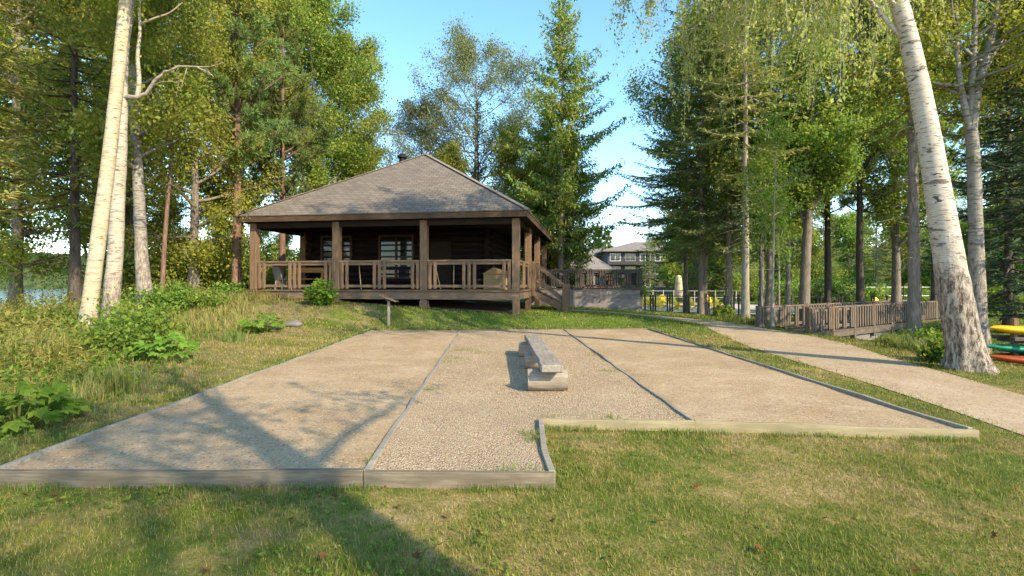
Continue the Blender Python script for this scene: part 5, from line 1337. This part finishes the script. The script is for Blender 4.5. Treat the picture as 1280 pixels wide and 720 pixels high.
def tuft(seed, label, x, y, n, h, mat='tuft', w=.012, lean=.45, r=.12):
    g = np.random.default_rng(seed); b = np.stack([g.normal(0, r, n), g.normal(0, r, n), np.zeros(n)], -1)
    o = np_mesh('grass_tuft', *blades(g, b, h, w, lean), M[mat]); o.location = (x, y, gz(x, y) - .01)
    return tag(o, label, 'grass tuft', 'grass tufts on the bank')

def bank():
    g = np.random.default_rng(50)
    def scatter(n, y0, y1, depth, edge=.2):
        y = y0 * (y1 / y0) ** g.random(n); x = bed_x(y) - edge - depth * g.random(n) ** 1.15 * (.5 + y / 14); return x, y
    # leafy stems of the wild bank
    x, y = scatter(5200, 4.6, 22, 8., .45); h = g.uniform(.25, .75, len(x)) * np.clip((bed_x(y) - x) / 1.6, .4, 1.15)
    lowf = lambda x, y: 1 - .55 * sm(8.2, 10.5, -x) * (1 - sm(14, 18, y))     # the bank falls open towards the lake
    h = h * lowf(x, y)
    tag(np_mesh('undergrowth', *stems(g, gpts(x, y), h, 20, (.095, .024)), M['fern_leaf']), kind='stuff')
    x, y = scatter(2600, 4.6, 23, 9., .25); h = g.uniform(.2, .6, len(x)) * np.clip((bed_x(y) - x) / 1.5, .35, 1.2)
    h = h * lowf(x, y)
    tag(np_mesh('undergrowth', *stems(g, gpts(x, y), h, 15, (.085, .045), .5), M['bush_leaf']), kind='stuff')
    x, y = scatter(700, 4.6, 13, 5., .1); h = g.uniform(.12, .35, len(x))
    x2, y2 = scatter(420, 4.6, 19, 1.4, -.45); h = np.concatenate([h, g.uniform(.05, .15, 420)]); x = np.concatenate([x, x2]); y = np.concatenate([y, y2])
    tag(np_mesh('undergrowth', *stems(g, gpts(x, y), h, 9, (.10, .075), .6), M['bright_leaf']), kind='stuff')
    # dry grass round the edge of the bed and on the bank before the pavilion
    x, y = scatter(1500, 6, 20, 2.4, -.3); k = (np.sin(x * 1.9 + y) + np.sin(y * 1.3) + g.normal(0, .5, len(x))) > .2; x, y = x[k], y[k]; a = gpts(x, y)
    x = g.uniform(-12.5, -7.0, 1700); y = g.uniform(13, 21, 1700); k = (x < -7.6 - .28 * (y - 13) + g.normal(0, .5, 1700)); a = np.concatenate([a, gpts(x[k], y[k])])
    V, Fq = blades(g, a, .22 + .008 * a[:, 1], np.maximum(.005, .0009 * a[:, 1]), .55, 7)
    tag(np_mesh('dry_grass', V, Fq, M['straw']), kind='stuff')
    x, y = scatter(1700, 4.6, 20, 2.6, -.9); k = (np.sin(x * 2.3 + 1) + np.sin(y * 1.7 + x) + g.normal(0, .6, len(x))) > -.2; x, y = x[k], y[k]; a = gpts(x, y)
    tag(np_mesh('grass', *blades(g, a, .11 + .004 * a[:, 1], np.maximum(.005, .0009 * a[:, 1]), .6, 9), M['tuft']), kind='stuff')
    # low weeds in the lawn near the viewer
    wx = np.concatenate([g.normal(-.55, .45, 150), g.normal(-1.9, .5, 60), g.normal(-3.2, .7, 90), g.uniform(-3, 4, 90), g.normal(.62, .2, 35)])
    wy = np.concatenate([g.normal(2.9, .22, 150), g.normal(3.75, .14, 60), g.normal(3.75, .14, 90), g.uniform(2.6, 5, 90), g.normal(4.9, .35, 35)])
    k = ~inpoly(OUT, wx, wy); wx, wy = wx[k], wy[k]
    tag(np_mesh('weeds', *stems(g, gpts(wx, wy, .005), g.uniform(.015, .05, len(wx)), 6, (.075, .032), 1.2, .12), M['bush_leaf']), kind='stuff')
    # single plants
    broadleaf(60, 'large clump of big bright leaves at the left edge beside the front of the court', -5.35, 5.55, .5, .55, 80, .17)
    broadleaf(61, 'clump of big lobed leaves on the bank halfway along the left court', px2x(207, 9.4), 9.4, .48, .52, 80, .17)
    broadleaf(62, 'bright broad leaved plant standing alone in the thin grass before the pavilion', px2x(330, 14.2), 14.2, .55, .58, 60, .2)
    tuft(63, 'green grass tuft on the bank close to the front of the left court', px2x(142, 7.1), 7.1, 230, .42)
    tuft(64, 'pale green grass tuft before the lone broad leaved plant', px2x(292, 12.2), 12.2, 170, .36)
    tuft(65, 'golden grass tuft at the left edge of the bank', px2x(18, 8.2), 8.2, 260, .7, 'straw', .012, .5, .25)
    tuft(66, 'golden grass tuft before the leaning birch foot', px2x(66, 9.3), 9.3, 200, .6, 'straw', .012, .5, .22)
    shrub(70, 'shrub', 'bright green bush growing against the pavilion front under its second post', px2x(402, 18.2), 18.2, .55, .82, 1500, (.12, .085), 'bright_leaf')
    shrub(71, 'shrub', 'leafy green shrub hiding the foot of the straight white birch', px2x(172, 10.8), 10.8, .95, .85, 4200, (.075, .05), 'bush_leaf', group='shrubs on the bank')
    shrub(72, 'shrub', 'low shrub in front of the leaning birch foot, left of the big lobed leaves', px2x(150, 9.5), 9.5, .7, .55, 2600, (.07, .045), 'bush_leaf', group='shrubs on the bank')
    shrub(73, 'shrub', 'shrub left of the leaning birch foot with the lake behind it', px2x(58, 11.0), 11.0, .9, .55, 3600, (.085, .055), 'bush_leaf', group='shrubs on the bank')
    shrub(74, 'shrub', 'yellowish shrub at the left edge before the lake', px2x(8, 10.2), 10.2, .9, .5, 3400, (.09, .055), 'fern_leaf', group='shrubs on the bank')
    shrub(75, 'shrub', 'shrub between the old grey birch and the young reddish birch', px2x(212, 15.6), 15.6, 1.0, 1.0, 3400, (.09, .06), 'bush_leaf', group='shrubs on the bank')
    shrub(76, 'shrub', 'shrub right of the young reddish birch, behind the dry grass', px2x(246, 16.6), 16.6, .9, .8, 2800, (.09, .06), 'bush_leaf', group='shrubs on the bank')
    shrub(77, 'shrub', 'small shrub at the pavilion\'s left corner', px2x(286, 19.2), 19.2, .7, .6, 1800, (.09, .06), 'bush_leaf', group='shrubs on the bank')
    shrub(78, 'shrub', 'tall thicket bush under the bushy golden birch', px2x(228, 22), 22., 2.0, 2.4, 7500, (.12, .08), 'birch_leaf', group='thicket behind the left birches')
    shrub(79, 'shrub', 'thicket bush seen between the pine trunk and the pavilion post', px2x(318, 27), 27., 2.4, 2.7, 7500, (.13, .09), 'maple_leaf', group='thicket behind the left birches')
    shrub(80, 'shrub', 'thicket bush seen through the left bay of the porch', px2x(350, 34), 34., 2.8, 4.4, 8000, (.16, .12), 'maple_leaf', group='thicket behind the left birches')
    shrub(81, 'shrub', 'thicket bush left of the pine trunk', px2x(268, 25), 25., 2.2, 3.2, 7500, (.13, .09), 'aspen_leaf', group='thicket behind the left birches')
    shrub(82, 'shrub', 'thicket bush behind the straight white birch', px2x(142, 20), 20., 1.3, 1.9, 4600, (.11, .08), 'maple_leaf', group='thicket behind the left birches')
    # right side
    shrub(83, 'hydrangea', 'hydrangea full of cream flower heads behind the footbridge, left of the reddish pine', px2x(1040, 34), 34., 1.8, 2.3, 3800, (.16, .12), 'bush_leaf', 'shrub', 'hydrangeas by the pool', 120)
    shrub(84, 'hydrangea', 'hydrangea with cream flower heads right of the forked maple\'s trunk', px2x(1020, 37), 37., 1.8, 2.2, 3200, (.16, .12), 'bush_leaf', 'shrub', 'hydrangeas by the pool', 100)
    shrub(85, 'hydrangea', 'hydrangea with fewer flowers just right of the reddish pine', px2x(1078, 38), 38., 1.6, 1.9, 3000, (.16, .12), 'bush_leaf', 'shrub', 'hydrangeas by the pool', 50)
    shrub(86, 'shrub', 'yellow green bush behind the terrace corner in front of the slate house', px2x(790, 45), 45., 1.6, 2.2, 3400, (.16, .11), 'bush_leaf', group='bushes round the pool')
    for i, (px, d, r, h, lb) in enumerate([(905, 24.0, .55, .5, 'low bush round the foot of the double spruce trunk'), (1166, 12.4, .5, .5, 'bush between the grey fir trunk and the huge birch'), (1176, 9.9, .35, .5, 'small bush at the left foot of the huge birch'), (940, 58, 3.2, 2.4, 'wide bush beyond the pool fence behind the fir trunk'), (1128, 46, 2.6, 1.3, 'low bush under the white rails'),
                                           (985, 48, 3.0, 2.2, 'wide bush beyond the pool, behind the saplings'), (1225, 30, 2.4, 1.8, 'bush seen between the huge birch and the dark spruce'), (1126, 17.6, .4, .4, 'low weeds bush at the foot of the footbridge wall'), (880, 66, 3.5, 2.6, 'wide bush behind the white pool railing')]):
        shrub(90 + i, 'shrub', lb, px2x(px, d), d, r, h, int(1500 + 1500 * r), (.05 + .0035 * d, .035 + .0022 * d), 'bush_leaf', group='bushes round the pool' if d > 23 else 'bushes by the path')
    x = np.concatenate([g.normal(px2x(965, 19), .8, 260), g.uniform(8.9, 10.2, 160)]); y = np.concatenate([g.normal(20, .8, 260), g.uniform(10.6, 12.6, 160)])
    k = ~inpoly(PATHP, x, y); a = gpts(x[k], y[k]); tag(np_mesh('grass', *blades(g, a, .38, .016, .5, 7), M['tuft']), kind='stuff')

def litter():
    g = np.random.default_rng(88); pr = None
    spots = [WZ(px, py, .012) for px, py in ((75, 628), (85, 633), (68, 622), (176, 612), (307, 703), (402, 700), (400, 625), (420, 622), (300, 640), (205, 640), (365, 652), (480, 612), (500, 636), (560, 648), (600, 666), (245, 604), (30, 622), (795, 640), (1030, 651), (825, 655), (985, 540), (710, 560), (720, 545), (1145, 715), (1240, 650), (1242, 672), (950, 690), (870, 610), (760, 700), (690, 655), (1100, 600), (520, 700), (330, 610), (256, 716))]
    for i, (x, y) in enumerate(spots):
        if pr is None:
            V, Fq = merge([leaf_quads(np.array([[c * .35 * .05, s * .35 * .05, .004]]), np.array([[c, s, .15]]), np.array([[.1, .1, 1.]]), .055, .034, .25) for c, s in ((1, 0), (.6, .8), (.6, -.8), (-.3, .95))])
            pr = np_mesh('fallen_leaf', V, Fq, M['dryleaf']); tag(pr, 'small dry brown leaf lying on the front lawn', 'fallen leaf', 'fallen leaves on the lawn'); o = pr
        else: o = pr.copy(); COL.objects.link(o)
        o.location = (x, y, gz(x, y) + .025); o.rotation_euler = (g.normal(0, .35), g.normal(0, .35), g.uniform(0, 6.28)); s = g.uniform(.45, .95); o.scale = (s, s, s)

# ------------------------------------------------------------------ light, sky, camera
def light_and_camera():
    el, az = R(33), R(136.5)
    sd = bpy.data.lights.new('sun', 'SUN'); sd.energy = 3.0; sd.angle = R(.53); sd.color = (1, .83, .57)
    so = bpy.data.objects.new('sun', sd); COL.objects.link(so)
    dirv = Vector((sin(az) * cos(el), cos(az) * cos(el), sin(el))); so.rotation_euler = dirv.to_track_quat('Z', 'Y').to_euler(); so.location = (20, -20, 30)
    w = bpy.data.worlds.new('World'); SC.world = w; w.use_nodes = True; t = w.node_tree; t.nodes.clear()
    N = lambda ty, **k: t.nodes.new(ty)
    sky = N('ShaderNodeTexSky'); sky.sky_type = 'NISHITA'; sky.sun_disc = False; sky.sun_elevation = el; sky.sun_rotation = az; sky.air_density = 1.0; sky.dust_density = .4; sky.ozone_density = 1.2; sky.altitude = 300
    hs = N('ShaderNodeHueSaturation'); hs.inputs['Saturation'].default_value = 1.16; hs.inputs['Hue'].default_value = .49; t.links.new(sky.outputs[0], hs.inputs['Color'])
    tc = N('ShaderNodeTexCoord'); mp = N('ShaderNodeMapping'); mp.inputs['Scale'].default_value = (1.6, 1.6, 7); t.links.new(tc.outputs['Generated'], mp.inputs[0])
    nz = N('ShaderNodeTexNoise'); nz.inputs['Scale'].default_value = 2.6; nz.inputs['Detail'].default_value = 7; nz.inputs['Roughness'].default_value = .6; t.links.new(mp.outputs[0], nz.inputs['Vector'])
    cr = N('ShaderNodeValToRGB'); cr.color_ramp.elements[0].position = .55; cr.color_ramp.elements[1].position = .68; t.links.new(nz.outputs['Fac'], cr.inputs[0])
    sx = N('ShaderNodeSeparateXYZ'); t.links.new(tc.outputs['Generated'], sx.inputs[0])
    mr = N('ShaderNodeMapRange'); mr.inputs[1].default_value = .02; mr.inputs[2].default_value = .17; mr.inputs[3].default_value = 1.; mr.inputs[4].default_value = 0.0; t.links.new(sx.outputs[2], mr.inputs[0])
    ml = N('ShaderNodeMath', ); ml.operation = 'MULTIPLY'; t.links.new(cr.outputs[0], ml.inputs[0]); t.links.new(mr.outputs[0], ml.inputs[1])
    mx = N('ShaderNodeMix'); mx.data_type = 'RGBA'; t.links.new(ml.outputs[0], mx.inputs[0]); t.links.new(hs.outputs[0], mx.inputs[6]); mx.inputs[7].default_value = (9.5, 9.6, 9.8, 1)
    bg = N('ShaderNodeBackground'); bg.inputs[1].default_value = .15; t.links.new(mx.outputs[2], bg.inputs[0])
    ou = N('ShaderNodeOutputWorld'); t.links.new(bg.outputs[0], ou.inputs[0])
    cd = bpy.data.cameras.new('camera'); cd.lens = 18; cd.sensor_width = 36; cd.sensor_fit = 'HORIZONTAL'; cd.shift_y = -6 / 1280; cd.clip_start = .05; cd.clip_end = 5000
    co = bpy.data.objects.new('camera', cd); COL.objects.link(co); co.location = (0, 0, EYE); co.rotation_euler = (R(90), 0, 0); SC.camera = co
    v = SC.view_settings; v.view_transform = 'Standard'; v.look = 'None'; v.exposure = 1.5; v.gamma = 1; v.use_curve_mapping = False
    SC.display_settings.display_device = 'sRGB'
    c = SC.cycles; c.max_bounces = 6; c.diffuse_bounces = 3; c.glossy_bounces = 2; c.transmission_bounces = 4; c.transparent_max_bounces = 4; c.caustics_reflective = False; c.caustics_refractive = False
    c.use_adaptive_sampling = True; c.adaptive_threshold = .02; c.use_denoising = True; c.denoising_prefilter = 'NONE'; c.sample_clamp_indirect = 6

setting(); boards(); furniture(); pavilion(); terrace(); footbridge(); pool_area(); kayaks(); all_trees(); lawn_grass(); pebbles(); bank(); litter(); light_and_camera()
